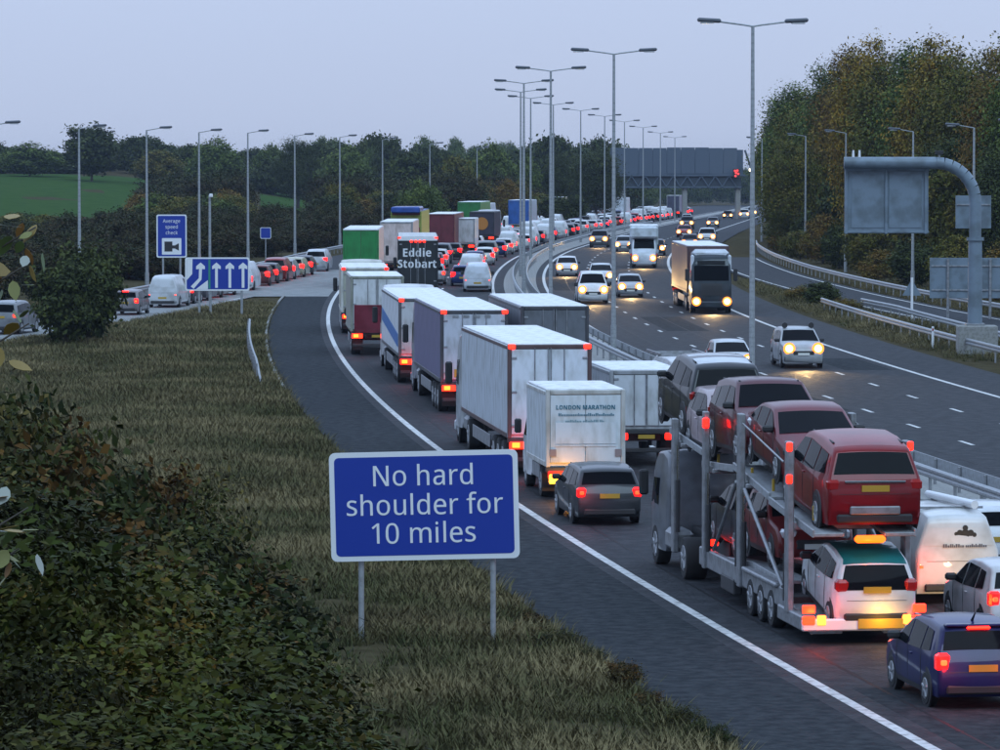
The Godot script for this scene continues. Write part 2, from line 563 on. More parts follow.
# lights: "tail" red tail lamps lit, "brake" tail and brake lamps lit, "head" headlamps lit, "off"
func make_car(called: String, label: String, category: String, kind: String, colour: Color, at: Vector3, turn: float, lights := "tail", full := true, group := "", pitch := 0.0) -> Node3D:
	var P := car_spec(kind)
	var t := top(called, label, category, at, turn, group)
	t.rotation.x = pitch
	var pm := paint(colour)
	mi(t, "body", P.body, pm)
	var is_van: bool = kind == "van" or kind == "bigvan"
	if is_van:
		mi(t, "rear_door_panel", P.rear, pm)
	else:
		mi(t, "rear_window", P.rear, M.glass)
	mi(t, "windscreen", P.front, M.glass)
	var on := lights == "tail" or lights == "brake"
	var red: Material = glow(Color(1.0, 0.04, 0.02), (4.0 if lights == "brake" else 2.0) if full else (13.0 if lights == "brake" else 7.0)) if on else M.lensred
	var lit := lights == "head"
	var white: Material = glow(Color(1.0, 0.55, 0.18), 2.6) if lit else M.lensclear  # amber of the lit lens stands in for glare round the lamp
	var zt: float = P.half
	for s in [-1.0, 1.0]:
		var wl: float = hw(P, zt - 0.1, P.lamp[0])
		mi(t, "tail_lamp", box_mesh(Vector3(0, 0, 0), Vector3((0.24 if not is_van else 0.15) + (0.0 if full or not on else 0.1), P.lamp[1] - P.lamp[0] + (0.0 if full or not on else 0.06), 0.24), 0.05), red, Vector3(s * (wl - 0.10), (P.lamp[0] + P.lamp[1]) * 0.5, zt - 0.135))  # lit lamps on distant cars are enlarged to include their glare
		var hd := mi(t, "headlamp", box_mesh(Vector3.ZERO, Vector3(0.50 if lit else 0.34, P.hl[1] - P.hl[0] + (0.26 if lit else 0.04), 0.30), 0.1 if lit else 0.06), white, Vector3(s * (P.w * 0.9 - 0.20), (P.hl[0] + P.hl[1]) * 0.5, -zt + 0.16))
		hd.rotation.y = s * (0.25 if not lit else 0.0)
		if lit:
			hd.mesh = cyl_mesh(Vector3(0, 0, 0.10), Vector3(0, 0, -0.15), 0.20, 0.27, 18)  # oversize lit lens, its amber rim imitating the glare halo
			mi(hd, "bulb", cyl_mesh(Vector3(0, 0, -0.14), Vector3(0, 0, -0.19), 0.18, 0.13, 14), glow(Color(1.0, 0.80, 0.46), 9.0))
		if on and full: mi(t, "tail_bulb", box_mesh(Vector3.ZERO, Vector3(0.13, 0.11, 0.06), 0.03), glow(Color(1.0, 0.22, 0.08), 9.0 if lights == "brake" else 5.0), Vector3(s * (wl - 0.10), (P.lamp[0] + P.lamp[1]) * 0.5, zt - 0.025))  # orange core on the red lens imitates the glare of the lamp
	if not full and lights != "head":
		for s in [-1.0, 1.0]:
			add_wheel(t, P.R, 0.2, Vector3(s * (P.w - 0.10), P.R, P.axle), s, false)
		mi(t, "number_plate", box_mesh(Vector3.ZERO, Vector3(0.52, 0.12, 0.02)), M.plate, Vector3(0, 0.62, zt + 0.03))
		return t
	for k in P.panes.size():
		mi(t, "side_window", P.panes[k], M.glass)
	for s in [-1.0, 1.0]:
		for z in [P.axle, -P.axle]:
			var x: float = hw(P, z, P.R)
			mi(t, "wheel_arch", cyl_mesh(Vector3(-0.01, 0, 0), Vector3(0.012, 0, 0), P.R + 0.075, P.R + 0.06, 20), M.black, Vector3(s * x, P.R + 0.02, z), Vector3(0, 0 if s > 0 else PI, 0))
			add_wheel(t, P.R, 0.2, Vector3(s * (x - 0.075), P.R, z), s, full)
		var my: float = P.belt + 0.08
		var mz: float = -P.half * 0.38 if not is_van else -P.half * 0.55
		mi(t, "door_mirror", box_mesh(Vector3.ZERO, Vector3(0.24, 0.15 if not is_van else 0.26, 0.12), 0.04), M.black, Vector3(s * (hw(P, mz, my) + 0.10), my + 0.03, mz))
	if not MC.has("seam" + kind):
		var sl := []
		for s in [-1.0, 1.0]:
			for q in P.side:
				var zz: float = q[1].x
				sl.append(side_pane(P, [V(zz - 0.012, P.sill + 0.12), V(zz + 0.012, P.sill + 0.12), V(zz + 0.012, q[1].y), V(zz - 0.012, q[1].y)], s))
			sl.append(side_pane(P, [V(P.axle - P.R - 0.1, P.sill + 0.01), V(-P.axle + P.R + 0.1, P.sill + 0.01), V(-P.axle + P.R + 0.1, P.sill + 0.10), V(P.axle - P.R - 0.1, P.sill + 0.10)], s))
		MC["seam" + kind] = sl
	for k in MC["seam" + kind].size():
		mi(t, "door_seam" if (k + 1) % (P.side.size() + 1) != 0 else "sill_trim", MC["seam" + kind][k], M.black)
	mi(t, "tailgate_seam", over(P, 2.1, 2.14, -0.85, 0.85, 0.006), M.black)
	for s in [-1.0, 1.0]:
		mi(t, "door_handle", box_mesh(Vector3.ZERO, Vector3(0.04, 0.03, 0.16), 0.01), pm, Vector3(s * (hw(P, 0.25, P.belt - 0.1) + 0.012), P.belt - 0.1, 0.25))
	# bumpers, plates, trim
	mi(t, "rear_bumper_trim", box_mesh(Vector3.ZERO, Vector3(P.w * 1.5, 0.16, 0.10), 0.03), M.black, Vector3(0, P.sill + 0.14, zt - 0.01))
	mi(t, "front_grille", box_mesh(Vector3.ZERO, Vector3(P.w * 1.0, 0.20, 0.08), 0.03), M.black, Vector3(0, P.hl[0] - 0.12, -zt + 0.005))
	mi(t, "number_plate", box_mesh(Vector3.ZERO, Vector3(0.52, 0.12, 0.02)), M.plate, Vector3(0, P.lamp[0] + (0.06 if not is_van else 0.0), zt + 0.035))
	mi(t, "front_number_plate", box_mesh(Vector3.ZERO, Vector3(0.52, 0.11, 0.02)), M.plate_white, Vector3(0, P.hl[0] - 0.16, -zt - 0.045))
	if kind == "suv" or kind == "estate":
		for s in [-1.0, 1.0]:
			mi(t, "roof_rail", box_mesh(Vector3.ZERO, Vector3(0.04, 0.05, P.len * 0.42), 0.015), M.black, Vector3(s * (hw(P, 0.5, P.h) - 0.06), P.h - 0.045, 0.6))
	if lights == "brake":
		mi(t, "high_brake_lamp", box_mesh(Vector3.ZERO, Vector3(0.42, 0.05, 0.06), 0.02), glow(Color(1.0, 0.09, 0.03), 12.0), Vector3(0, P.outline[5].y + 0.055, P.outline[5].x + 0.06))
	return t

func beam(t: Node3D, at: Vector3, energy: float, tilt := -0.05) -> void:      # the light of a pair of headlamps
	var s := SpotLight3D.new()
	s.name = "headlamp_beam"
	s.position = at
	s.rotation.x = tilt
	s.light_energy = energy
	s.light_color = Color(1.0, 0.82, 0.55)
	s.spot_angle = 38.0
	s.spot_range = 60.0
	s.spot_attenuation = 2.0
	s.light_size = 0.12
	s.shadow_enabled = true
	t.add_child(s, true)

func red_light(t: Node3D, at: Vector3, energy: float, c := Color(1.0, 0.10, 0.04)) -> void:
	var s := OmniLight3D.new()
	s.name = "lamp_light"
	s.position = at
	s.light_energy = energy
	s.light_color = c
	s.omni_range = 25.0
	s.omni_attenuation = 2.0
	s.light_size = 0.08
	s.shadow_enabled = true
	t.add_child(s, true)

# ------------------------------------------------------------------ lorries
# local axes: rear face of the trailer at z = 0, forward to -z, road at y = 0
func cab_spec() -> Dictionary:
	if MC.has("cab"): return MC["cab"]
	var P := {"mid": -1.1, "half": 1.15, "len": 2.3, "w": 1.24, "h": 3.7, "belt": 1.9, "tumble": 0.05, "taper": 0.07, "r": 0.12, "crown": 0.05, "sill": 0.55,
		"outline": [V(0, .75), V(.02, 1.2), V(.02, 2.4), V(-.02, 3.2), V(-.2, 3.55), V(-.7, 3.70), V(-1.35, 3.62), V(-1.75, 3.30), V(-1.98, 2.85), V(-2.2, 1.95), V(-2.27, 1.6), V(-2.28, .9), V(-2.22, .42)]}
	P.body = shell(P)
	P.front = over(P, 8.0, 9.0, -1.0, 1.0)
	P.visor = over(P, 7.4, 7.95, -0.8, 0.8, 0.03)
	P.grille = over(P, 9.5, 10.75, -0.62, 0.62, 0.012)
	P.panes = []
	for s in [-1.0, 1.0]:
		P.panes.append(side_pane(P, [V(-.9, 1.95), V(-1.95, 1.95), V(-1.75, 2.75), V(-.9, 2.8)], s))
	MC["cab"] = P
	return P

func make_tractor(t: Node3D, z0: float, c: Color, lights: String, full: bool) -> void:      # z0: back of the cab
	var P := cab_spec()
	mi(t, "cab", P.body, paint(c), Vector3(0, 0, z0))
	mi(t, "windscreen", P.front, M.glass, Vector3(0, 0, z0))
	mi(t, "sun_visor", P.visor, M.glass, Vector3(0, 0, z0))
	mi(t, "grille", P.grille, M.black, Vector3(0, 0, z0))
	for q in P.panes: mi(t, "side_window", q, M.glass, Vector3(0, 0, z0))
	mi(t, "tractor_chassis", box_mesh(Vector3.ZERO, Vector3(0.95, 0.3, 4.6)), M.chassis, Vector3(0, 0.85, z0 + 0.5))
	mi(t, "front_bumper", box_mesh(Vector3.ZERO, Vector3(2.46, 0.42, 0.4), 0.08), paint(c), Vector3(0, 0.52, z0 - 2.2))
	for s in [-1.0, 1.0]:
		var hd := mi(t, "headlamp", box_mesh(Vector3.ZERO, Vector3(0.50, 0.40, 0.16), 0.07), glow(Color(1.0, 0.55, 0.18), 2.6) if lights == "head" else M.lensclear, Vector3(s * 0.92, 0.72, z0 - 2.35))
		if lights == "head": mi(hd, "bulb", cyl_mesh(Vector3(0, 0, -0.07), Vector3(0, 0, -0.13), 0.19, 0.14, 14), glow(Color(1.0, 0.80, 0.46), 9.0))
		if lights == "head": hd.mesh = cyl_mesh(Vector3(0, 0, 0.08), Vector3(0, 0, -0.08), 0.22, 0.28, 18)  # lit lens widened so its amber rim imitates glare
		mi(t, "door_mirror", box_mesh(Vector3.ZERO, Vector3(0.24, 0.75, 0.16), 0.05), M.black, Vector3(s * 1.46, 2.3, z0 - 1.95))
		mi(t, "fuel_tank", box_mesh(Vector3.ZERO, Vector3(0.5, 0.5, 1.1), 0.1), M.steel, Vector3(s * 0.92, 0.75, z0 + 0.7))
		add_wheel(t, 0.5, 0.32, Vector3(s * 1.06, 0.5, z0 - 1.15), s, full)
		add_wheel(t, 0.5, 0.55, Vector3(s * 0.95, 0.5, z0 + 2.2), s, full)
		mi(t, "wheel_arch", cyl_mesh(Vector3(-0.01, 0, 0), Vector3(0.02, 0, 0), 0.6, 0.58, 20), M.black, Vector3(s * 1.2, 0.55, z0 - 1.15), Vector3(0, 0 if s > 0 else PI, 0))

# o: len, h, w, floor, side, rear, roof, frame, cab colours; style; lamp
func make_lorry(called: String, label: String, o: Dictionary, at: Vector3, turn: float, group := "", pitch := 0.0) -> Node3D:
	var t := top(called, label, o.get("category", "lorry"), at, turn, group)
	t.rotation.x = pitch
	var full: bool = o.get("full", true)
	var ln: float = o.get("len", 13.6)
	var h: float = o.get("h", 4.0)
	var w: float = o.get("w", 2.55)
	var fl: float = o.get("floor", 1.15)
	var bh := h - fl
	var sm := panel(o.side)
	var rm := panel(o.rear)
	mi(t, "box_body", box_mesh(Vector3(0, fl + bh * .5 - 0.02, -ln * .5), Vector3(w, bh - 0.04, ln - 0.04), 0.025), sm)
	mi(t, "roof", box_mesh(Vector3(0, h - 0.012, -ln * .5), Vector3(w - 0.08, 0.06, ln - 0.1), 0.02), panel(o.get("roof", Color(0.75, 0.76, 0.78))))
	var fm := panel(o.get("frame", Color(0.3, 0.31, 0.33)))
	for s in [-1.0, 1.0]:
		mi(t, "rear_frame_post", box_mesh(Vector3.ZERO, Vector3(0.12, bh, 0.10), 0.02), fm, Vector3(s * (w * .5 - 0.062), fl + bh * .5, 0.0))
		var d := mi(t, "rear_door", box_mesh(Vector3.ZERO, Vector3(w * .5 - 0.14, bh - 0.28, 0.05), 0.012), rm, Vector3(s * (w * .25 - 0.062), fl + bh * .5 - 0.02, 0.012))
		if full and not o.get("shutter", false):
			for x in [-0.22, 0.18]:
				mi(d, "lock_rod", cyl_mesh(Vector3(0, -bh * .5 + 0.1, 0), Vector3(0, bh * .5 - 0.1, 0), 0.018, 0.018, 6), M.steel, Vector3(-s * (0.35 + x), 0, 0.045))
			for y in [-0.36, 0.0, 0.36]:
				mi(d, "hinge", box_mesh(Vector3.ZERO, Vector3(0.16, 0.07, 0.04), 0.01), M.steel, Vector3(s * (w * .25 - 0.14), y * bh, 0.03))
		if full:
			mi(t, "side_rail", box_mesh(Vector3.ZERO, Vector3(0.03, 0.14, ln - 0.2), 0.01), fm, Vector3(s * (w * .5 + 0.008), fl + 0.09, -ln * .5))
			mi(t, "top_rail", box_mesh(Vector3.ZERO, Vector3(0.03, 0.10, ln - 0.2), 0.01), fm, Vector3(s * (w * .5 + 0.008), h - 0.10, -ln * .5))
			mi(t, "side_guard", box_mesh(Vector3.ZERO, Vector3(0.04, 0.40, ln * .38), 0.01), M.steel, Vector3(s * (w * .5 - 0.06), 0.72, -ln * .58))
			mi(t, "mudflap", box_mesh(Vector3.ZERO, Vector3(0.5, 0.5, 0.02)), M.rubber, Vector3(s * 0.92, 0.50, -0.42))
			mi(t, "landing_leg", box_mesh(Vector3.ZERO, Vector3(0.12, 0.8, 0.12)), M.chassis, Vector3(s * 0.75, 0.75, -ln * .80))
		var tl := mi(t, "tail_lamp", box_mesh(Vector3.ZERO, Vector3(0.52, 0.24, 0.07), 0.06), glow(Color(1.0, 0.13, 0.04), o.get("tail", 5.5)), Vector3(s * (w * .5 - 0.32), fl - 0.20, 0.03))  # size and orange tint include the glow round the lamp
		if full and o.get("amber", true):
			mi(tl, "indicator", box_mesh(Vector3.ZERO, Vector3(0.24, 0.16, 0.03), 0.04), glow(Color(1.0, 0.42, 0.10), 6.0), Vector3(s * 0.06, 0, 0.03))
		if o.get("markers", true):
			mi(t, "marker_lamp", box_mesh(Vector3.ZERO, Vector3(0.22, 0.15, 0.10), 0.03), glow(Color(1.0, 0.12, 0.05), o.get("marker", 6.0)), Vector3(s * (w * .5 - 0.13), h - 0.07, 0.03))
	mi(t, "rear_header", box_mesh(Vector3.ZERO, Vector3(w - 0.26, 0.13, 0.09), 0.02), fm, Vector3(0, h - 0.08, 0.0))
	mi(t, "rear_sill", box_mesh(Vector3.ZERO, Vector3(w, 0.14, 0.12), 0.02), M.chassis, Vector3(0, fl - 0.07, -0.01))
	mi(t, "underrun_bar", box_mesh(Vector3.ZERO, Vector3(w - 0.2, 0.13, 0.09), 0.02), M.chassis, Vector3(0, 0.5, -0.12))
	mi(t, "number_plate", box_mesh(Vector3.ZERO, Vector3(0.52, 0.12, 0.02)), M.plate, Vector3(0.0, fl - 0.22, 0.04))
	mi(t, "chassis", box_mesh(Vector3.ZERO, Vector3(1.0, 0.3, ln - 0.8)), M.chassis, Vector3(0, fl - 0.22, -ln * .5))
	if o.get("rigid", false):
		for s in [-1.0, 1.0]:
			add_wheel(t, 0.44, 0.45, Vector3(s * (w * .5 - 0.30), 0.44, -1.7), s, full)
		make_tractor_small(t, -ln - 0.05, o.get("cab", Color(0.6, 0.62, 0.65)), o.get("lights", "tail"), full)
	else:
		for s in [-1.0, 1.0]:
			for z in [-1.6, -2.9, -4.2]:
				add_wheel(t, 0.5, 0.38, Vector3(s * 1.05, 0.5, z), s, full)
		make_tractor(t, -ln - 0.55, o.get("cab", Color(0.5, 0.5, 0.52)), o.get("lights", "tail"), full)
	return t

func make_tractor_small(t: Node3D, z0: float, c: Color, lights: String, full: bool) -> void:
	if not MC.has("smallcab"):
		var P := {"mid": -1.0, "half": 1.05, "len": 2.1, "w": 1.02, "h": 2.5, "belt": 1.5, "tumble": 0.08, "taper": 0.08, "r": 0.1, "crown": 0.04, "sill": 0.4,
			"outline": [V(0, .5), V(.02, 1.0), V(.0, 2.2), V(-.1, 2.42), V(-.5, 2.5), V(-.9, 2.42), V(-1.55, 1.55), V(-1.95, 1.25), V(-2.08, .9), V(-2.05, .35)]}
		MC["smallcab"] = [shell(P), over(P, 5.05, 5.95, -0.95, 0.95), side_pane(P, [V(-.25, 1.5), V(-1.35, 1.5), V(-.85, 2.25), V(-.25, 2.25)], -1.0), side_pane(P, [V(-.25, 1.5), V(-1.35, 1.5), V(-.85, 2.25), V(-.25, 2.25)], 1.0)]
	var q: Array = MC["smallcab"]
	mi(t, "cab", q[0], paint(c), Vector3(0, 0, z0))
	mi(t, "windscreen", q[1], M.glass, Vector3(0, 0, z0))
	for k in [2, 3]: mi(t, "side_window", q[k], M.glass, Vector3(0, 0, z0))
	for s in [-1.0, 1.0]:
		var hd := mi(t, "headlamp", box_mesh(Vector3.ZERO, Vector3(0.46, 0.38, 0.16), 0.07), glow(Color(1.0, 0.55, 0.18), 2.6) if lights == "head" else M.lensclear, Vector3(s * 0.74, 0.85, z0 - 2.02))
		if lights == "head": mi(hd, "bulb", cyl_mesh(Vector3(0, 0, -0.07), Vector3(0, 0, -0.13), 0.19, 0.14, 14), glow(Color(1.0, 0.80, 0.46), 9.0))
		if lights == "head": hd.mesh = cyl_mesh(Vector3(0, 0, 0.08), Vector3(0, 0, -0.08), 0.22, 0.28, 18)  # lit lens made oversize, amber rim in place of a glare halo
		mi(t, "door_mirror", box_mesh(Vector3.ZERO, Vector3(0.2, 0.42, 0.14), 0.04), M.black, Vector3(s * 1.2, 1.75, z0 - 1.35))
		add_wheel(t, 0.4, 0.26, Vector3(s * 0.88, 0.4, z0 - 1.05), s, full)

func put_text(parent: Node, called: String, txt: String, cap: float, m: Material, at: Vector3, rot := Vector3.ZERO, bold := false) -> MeshInstance3D:
	return mi(parent, called, text_mesh(txt, cap, bold), m, at, rot)

# ------------------------------------------------------------------ terrain
const SLIP_D := [120.0, 160.0, 200.0, 234.0, 245.0, 255.0, 270.0, 290.0, 312.0, 335.0, 357.0, 400.0, 440.0, 2000.0]
const SLIP_O := [-62.0, -38.0, -23.8, -16.2, -13.9, -12.1, -10.0, -7.8, -6.1, -4.6, -3.5, -2.5, -2.1, -2.1]
const EXIT_D := [60.0, 120.0, 170.0, 208.0, 240.0, 268.0, 300.0, 338.0, 380.0, 421.0, 470.0]
const EXIT_O := [52.0, 45.0, 40.0, 37.0, 35.0, 33.4, 31.8, 30.1, 28.6, 27.4, 26.4]

func table(ds: Array, os: Array, d: float) -> float:
	if d <= ds[0]: return os[0] + (d - ds[0]) * (os[1] - os[0]) / (ds[1] - ds[0])
	for k in ds.size() - 1:
		if d < ds[k + 1]:
			var t: float = (d - ds[k]) / (ds[k + 1] - ds[k])
			return lerpf(os[k], os[k + 1], t)
	return os[os.size() - 1]

func slip(d: float) -> float: return table(SLIP_D, SLIP_O, d)
func exit_in(d: float) -> float: return table(EXIT_D, EXIT_O, d)

var bumps := FastNoiseLite.new()

func sm(a: float, b: float, x: float) -> float: return smoothstep(a, b, x)

func ground(x: float, d: float) -> float:
	var off := x - lx(d)
	var z := zr(d)
	var away := 1.0
	if off > -3.6 and off < 28.6: away = 0.0
	elif off < 0.0: away = sm(3.6, 7.0, -off)
	else: away = sm(28.6, 30.5, off)
	if d > 120.0 and d < 440.0 and off < -3.6:
		var e := absf(off - slip(d) + 0.3)
		away = minf(away, sm(3.6, 5.5, e))
	if d < 470.0 and off > 28.6:
		var e2 := absf(off - exit_in(d) - 2.4)
		away = minf(away, sm(3.2, 5.0, e2))
	var n := bumps.get_noise_2d(x, d)
	z += -0.07 + away * (0.10 + 0.30 * n)
	# the planted bank beside the bridge the photograph was taken from
	z += 6.6 * sm(0.0, 1.0, (80.0 - d) / 52.0) * sm(9.0, 18.0, -off)
	# rising woodland right, hill left
	if off > 38.0: z += 5.0 * sm(44.0, 75.0, off)
	var hill := sm(30.0, 110.0, -off) * sm(470.0, 950.0, d)
	z += 9.5 * hill
	z += 4.0 * sm(900.0, 1500.0, d) * sm(20.0, 60.0, absf(off - 12.0))
	return z

func build_terrain() -> void:
	var ds := []
	var d := -80.0
	while d < 3600.0:
		ds.append(d)
		if d < 120.0: d += 2.5
		elif d < 520.0: d += 5.0
		elif d < 1300.0: d += 20.0
		else: d += 120.0
	var offs := [-1600.0, -900.0, -500.0, -320.0, -230.0, -180.0, -150.0, -125.0, -105.0, -90.0, -76.0, -64.0, -54.0, -46.0, -40.0, -36.0]
	var o := -33.0
	while o < -3.7:
		offs.append(o)
		o += 1.15
	offs.append_array([-3.6, -3.0, 0.0, 6.0, 12.0, 20.0, 28.0, 28.7, 29.6, 30.6, 31.6, 32.6, 33.6, 35.0, 36.5, 38.0, 39.5, 41.0, 43.0, 46.0, 50.0, 56.0, 62.0, 70.0, 80.0, 95.0, 120.0, 160.0, 240.0, 400.0, 700.0, 1600.0])
	var st := stn()
	st.set_smooth_group(0)
	var g := []
	for dd in ds:
		var row := []
		for oo in offs:
			var x: float = lx(dd) + oo
			row.append(Vector3(x, ground(x, dd), -dd))
		g.append(row)
	for i in ds.size() - 1:
		for j in offs.size() - 1:
			quad(st, g[i][j], g[i][j + 1], g[i + 1][j + 1], g[i + 1][j], Vector3.UP)
	struct("ground", done(st), M.earth)

func ribbon(d0: float, d1: float, o0: Callable, o1: Callable, up: float, step := 5.0) -> ArrayMesh:
	var st := stn()
	st.set_smooth_group(0)
	var n := maxi(1, int(ceil((d1 - d0) / step)))
	for k in n:
		var a := lerpf(d0, d1, k / float(n))
		var b := lerpf(d0, d1, (k + 1) / float(n))
		quad(st, rp(a, o0.call(a), up), rp(a, o1.call(a), up), rp(b, o1.call(b), up), rp(b, o0.call(b), up), Vector3.UP)
	return done(st)

func strip(d0: float, d1: float, o0: float, o1: float, up: float, step := 5.0) -> ArrayMesh:
	return ribbon(d0, d1, func(_d): return o0, func(_d): return o1, up, step)

func build_roads() -> void:
	var far := 1500.0
	var lc := struct("road", strip(20, far, -0.45, 11.5, 0.0), M.asphalt)
	var rc := struct("oncoming_road", strip(20, far, 13.9, 28.2, 0.0), M.asphalt)
	struct("hard_shoulder_pavement", strip(20, 288, -3.3, -0.45, 0.0), M.shoulder)
	struct("merge_pavement", ribbon(288, 352, func(dd): return minf(slip(dd) - 3.9, -3.3), func(_d): return -0.45, 0.0), M.concrete_road)
	struct("joining_lane_pavement", ribbon(352, far, func(dd): return minf(slip(dd) - 3.9, -4.2), func(_d): return -0.45, 0.0), M.asphalt)
	var sl := struct("slip_road", ribbon(150, 288, func(dd): return slip(dd) - 3.9, func(dd): return slip(dd) + 2.6, 0.0), M.concrete_road)
	var er := struct("exit_slip_road", ribbon(60, 395, func(dd): return maxf(exit_in(dd) - 0.4, 28.2), func(dd): return exit_in(dd) + 4.9, 0.004), M.asphalt)
	struct("median_path", strip(20, far, 11.5, 13.9, -0.01), M.concrete)
	# kerb of the merge nose
	var st := stn()
	var dd := 176.0
	while dd < 286.0:
		var a := rp(dd, -3.42, 0.04)
		var b := rp(dd + 4.0, -3.42, 0.04)
		cyl(st, a, b, 0.08, 0.08, 6, true)
		dd += 4.0
	struct("kerb", done(st), M.concrete)
	# sealed joints and repair patches
	var tar := mat(0.014, 0.015, 0.017, 0.6)
	tar.metallic_specular = 0.2
	for q in [[rc, 16.15], [rc, 19.5], [rc, 24.2], [lc, 1.0], [lc, 5.4]]:
		mi(q[0], "sealed_joint", strip(60, 420, q[1] - 0.035, q[1] + 0.035, 0.003), tar)
	for q in [[rc, 128.0, 19.0, 9.0], [rc, 160.0, 15.0, 14.0], [rc, 190.0, 22.0, 11.0], [rc, 232.0, 18.3, 20.0], [rc, 300.0, 15.0, 26.0], [lc, 70.0, 0.5, 8.0]]:
		mi(q[0], "repair_patch", strip(q[1], q[1] + q[3], q[2], q[2] + 2.3, 0.002), M.shoulder)
	# painted lines
	for e in [[lc, 0.0], [lc, 10.7], [rc, 14.5], [rc, 24.7]]:
		mi(e[0], "edge_line", strip(24, 1100, e[1] - 0.11, e[1] + 0.11, 0.006), M.line)
	for e in [[lc, 3.55], [lc, 7.15], [rc, 17.9], [rc, 21.3]]:
		var dk := 60.0
		while dk < 520.0:
			mi(e[0], "lane_dash", strip(dk, dk + 2.2, e[1] - 0.08, e[1] + 0.08, 0.006), M.line)
			dk += 9.0
	mi(sl, "edge_line", ribbon(150, 286, func(q): return slip(q) + 2.1, func(q): return slip(q) + 2.25, 0.006), M.line)
	mi(er, "edge_line", ribbon(60, 380, func(q): return exit_in(q), func(q): return exit_in(q) + 0.16, 0.011), M.line)
	mi(er, "edge_line", ribbon(60, 390, func(q): return exit_in(q) + 4.2, func(q): return exit_in(q) + 4.36, 0.011), M.line)

# ------------------------------------------------------------------ barriers, lamps, signs
func barrier(label: String, d0: float, d1: float, off: Callable, face: float, posts_to: float, low_end := false, rail_mat := "galv") -> void:
	var t := top("safety_barrier", label, "barrier", rp(d0, off.call(d0)))
	var org := t.position
	var prof := [Vector2(0.0, 0.44), Vector2(0.06, 0.49), Vector2(0.06, 0.55), Vector2(0.0, 0.60), Vector2(0.06, 0.65), Vector2(0.06, 0.71), Vector2(0.0, 0.76), Vector2(-0.03, 0.76), Vector2(-0.03, 0.44)]
	var st := stn()
	var n := int(ceil((d1 - d0) / 3.2))
	for k in n:
		var a := lerpf(d0, d1, k / float(n))
		var b := lerpf(d0, d1, (k + 1) / float(n))
		var la := -0.55 * sm(d0 + 9.0, d0, a) if low_end else 0.0
		var lb := -0.55 * sm(d0 + 9.0, d0, b) if low_end else 0.0
		for j in prof.size():
			var p: Vector2 = prof[j]
			var q: Vector2 = prof[(j + 1) % prof.size()]
			var A := rp(a, off.call(a) + face * p.x, p.y + la) - org
			var B := rp(a, off.call(a) + face * q.x, q.y + la) - org
			var C := rp(b, off.call(b) + face * q.x, q.y + lb) - org
			var D := rp(b, off.call(b) + face * p.x, p.y + lb) - org
			var e := q - p
			quad(st, A, B, C, D, Vector3(face * e.y if j < 6 else -face, -e.x, 0.0))
	mi(t, "rail", done(st), M[rail_mat])
	var pm := box_mesh(Vector3(0, 0.30, 0), Vector3(0.07, 0.86, 0.13), 0.008)
	var d := d0 + (4.0 if low_end else 0.0)
	while d < minf(d1, posts_to):
		mi(t, "post", pm, M[rail_mat] if rail_mat != "galv" else M.steel, rp(d, off.call(d) - face * 0.075) - org, Vector3(0, heading(d), 0))
		d += 3.2

func lamp_mesh() -> Array:
	if not MC.has("lamp"):
		var st := stn()
		cbox(st, Vector3(0.35, 0, 0), Vector3(0.85, 0.15, 0.30), 0.05)
		var s2 := stn()
		cbox(s2, Vector3(0.42, -0.075, 0), Vector3(0.5, 0.05, 0.22), 0.02)
		MC["lamp"] = [done(st), done(s2)]
	return MC["lamp"]

func lamp_post(label: String, group: String, at: Vector3, turn: float, h: float, arms: Array, reach: float) -> void:
	var t := top("street_lamp", label, "street lamp", at, turn, group)
	var key := "post%s" % h
	if not MC.has(key):
		var st := stn()
		cyl(st, Vector3(0, -0.6, 0), Vector3(0, 1.6, 0), 0.14, 0.14, 10)
		cyl(st, Vector3(0, 1.6, 0), Vector3(0, h, 0), 0.115, 0.06, 10)
		MC[key] = done(st)
	mi(t, "column", MC[key], M.galv)
	for s in arms:
		var st := stn()
		tube(st, [Vector3(0, h - 0.02, 0), Vector3(s * 0.3, h + 0.03, 0), Vector3(s * (reach - 0.5), h + 0.17, 0)], 0.035, 6)
		var a := mi(t, "bracket_arm", done(st), M.galv)
		var lm := mi(a, "lamp_head", lamp_mesh()[0], M.lamp_head, Vector3(s * (reach - 0.65), h + 0.18, 0), Vector3(0, 0 if s > 0 else PI, 0))
		lm.rotation.z = 0.05
		mi(a, "lamp_lens", lamp_mesh()[1], M.lamp_lens, Vector3(s * (reach - 0.65), h + 0.18, 0), Vector3(0, 0 if s > 0 else PI, 0))

func sign_panel(t: Node3D, w: float, h: float, y: float, border: float, roll := 0.0) -> Node3D:
	var p := mi(t, "sign_panel", poly_mesh(round_rect(w, h, 0.12), -0.03, 0.0), M.signwhite, Vector3(0, y, 0), Vector3(0, 0, roll))
	mi(p, "blue_face", poly_mesh(round_rect(w - border * 2, h - border * 2, 0.09), 0.0, 0.005), M.signblue)
	for yy in [-h * 0.28, h * 0.28]:
		mi(p, "back_rail", box_mesh(Vector3.ZERO, Vector3(w * 0.94, 0.07, 0.05), 0.01), M.galv, Vector3(0, yy, -0.057))
	return p

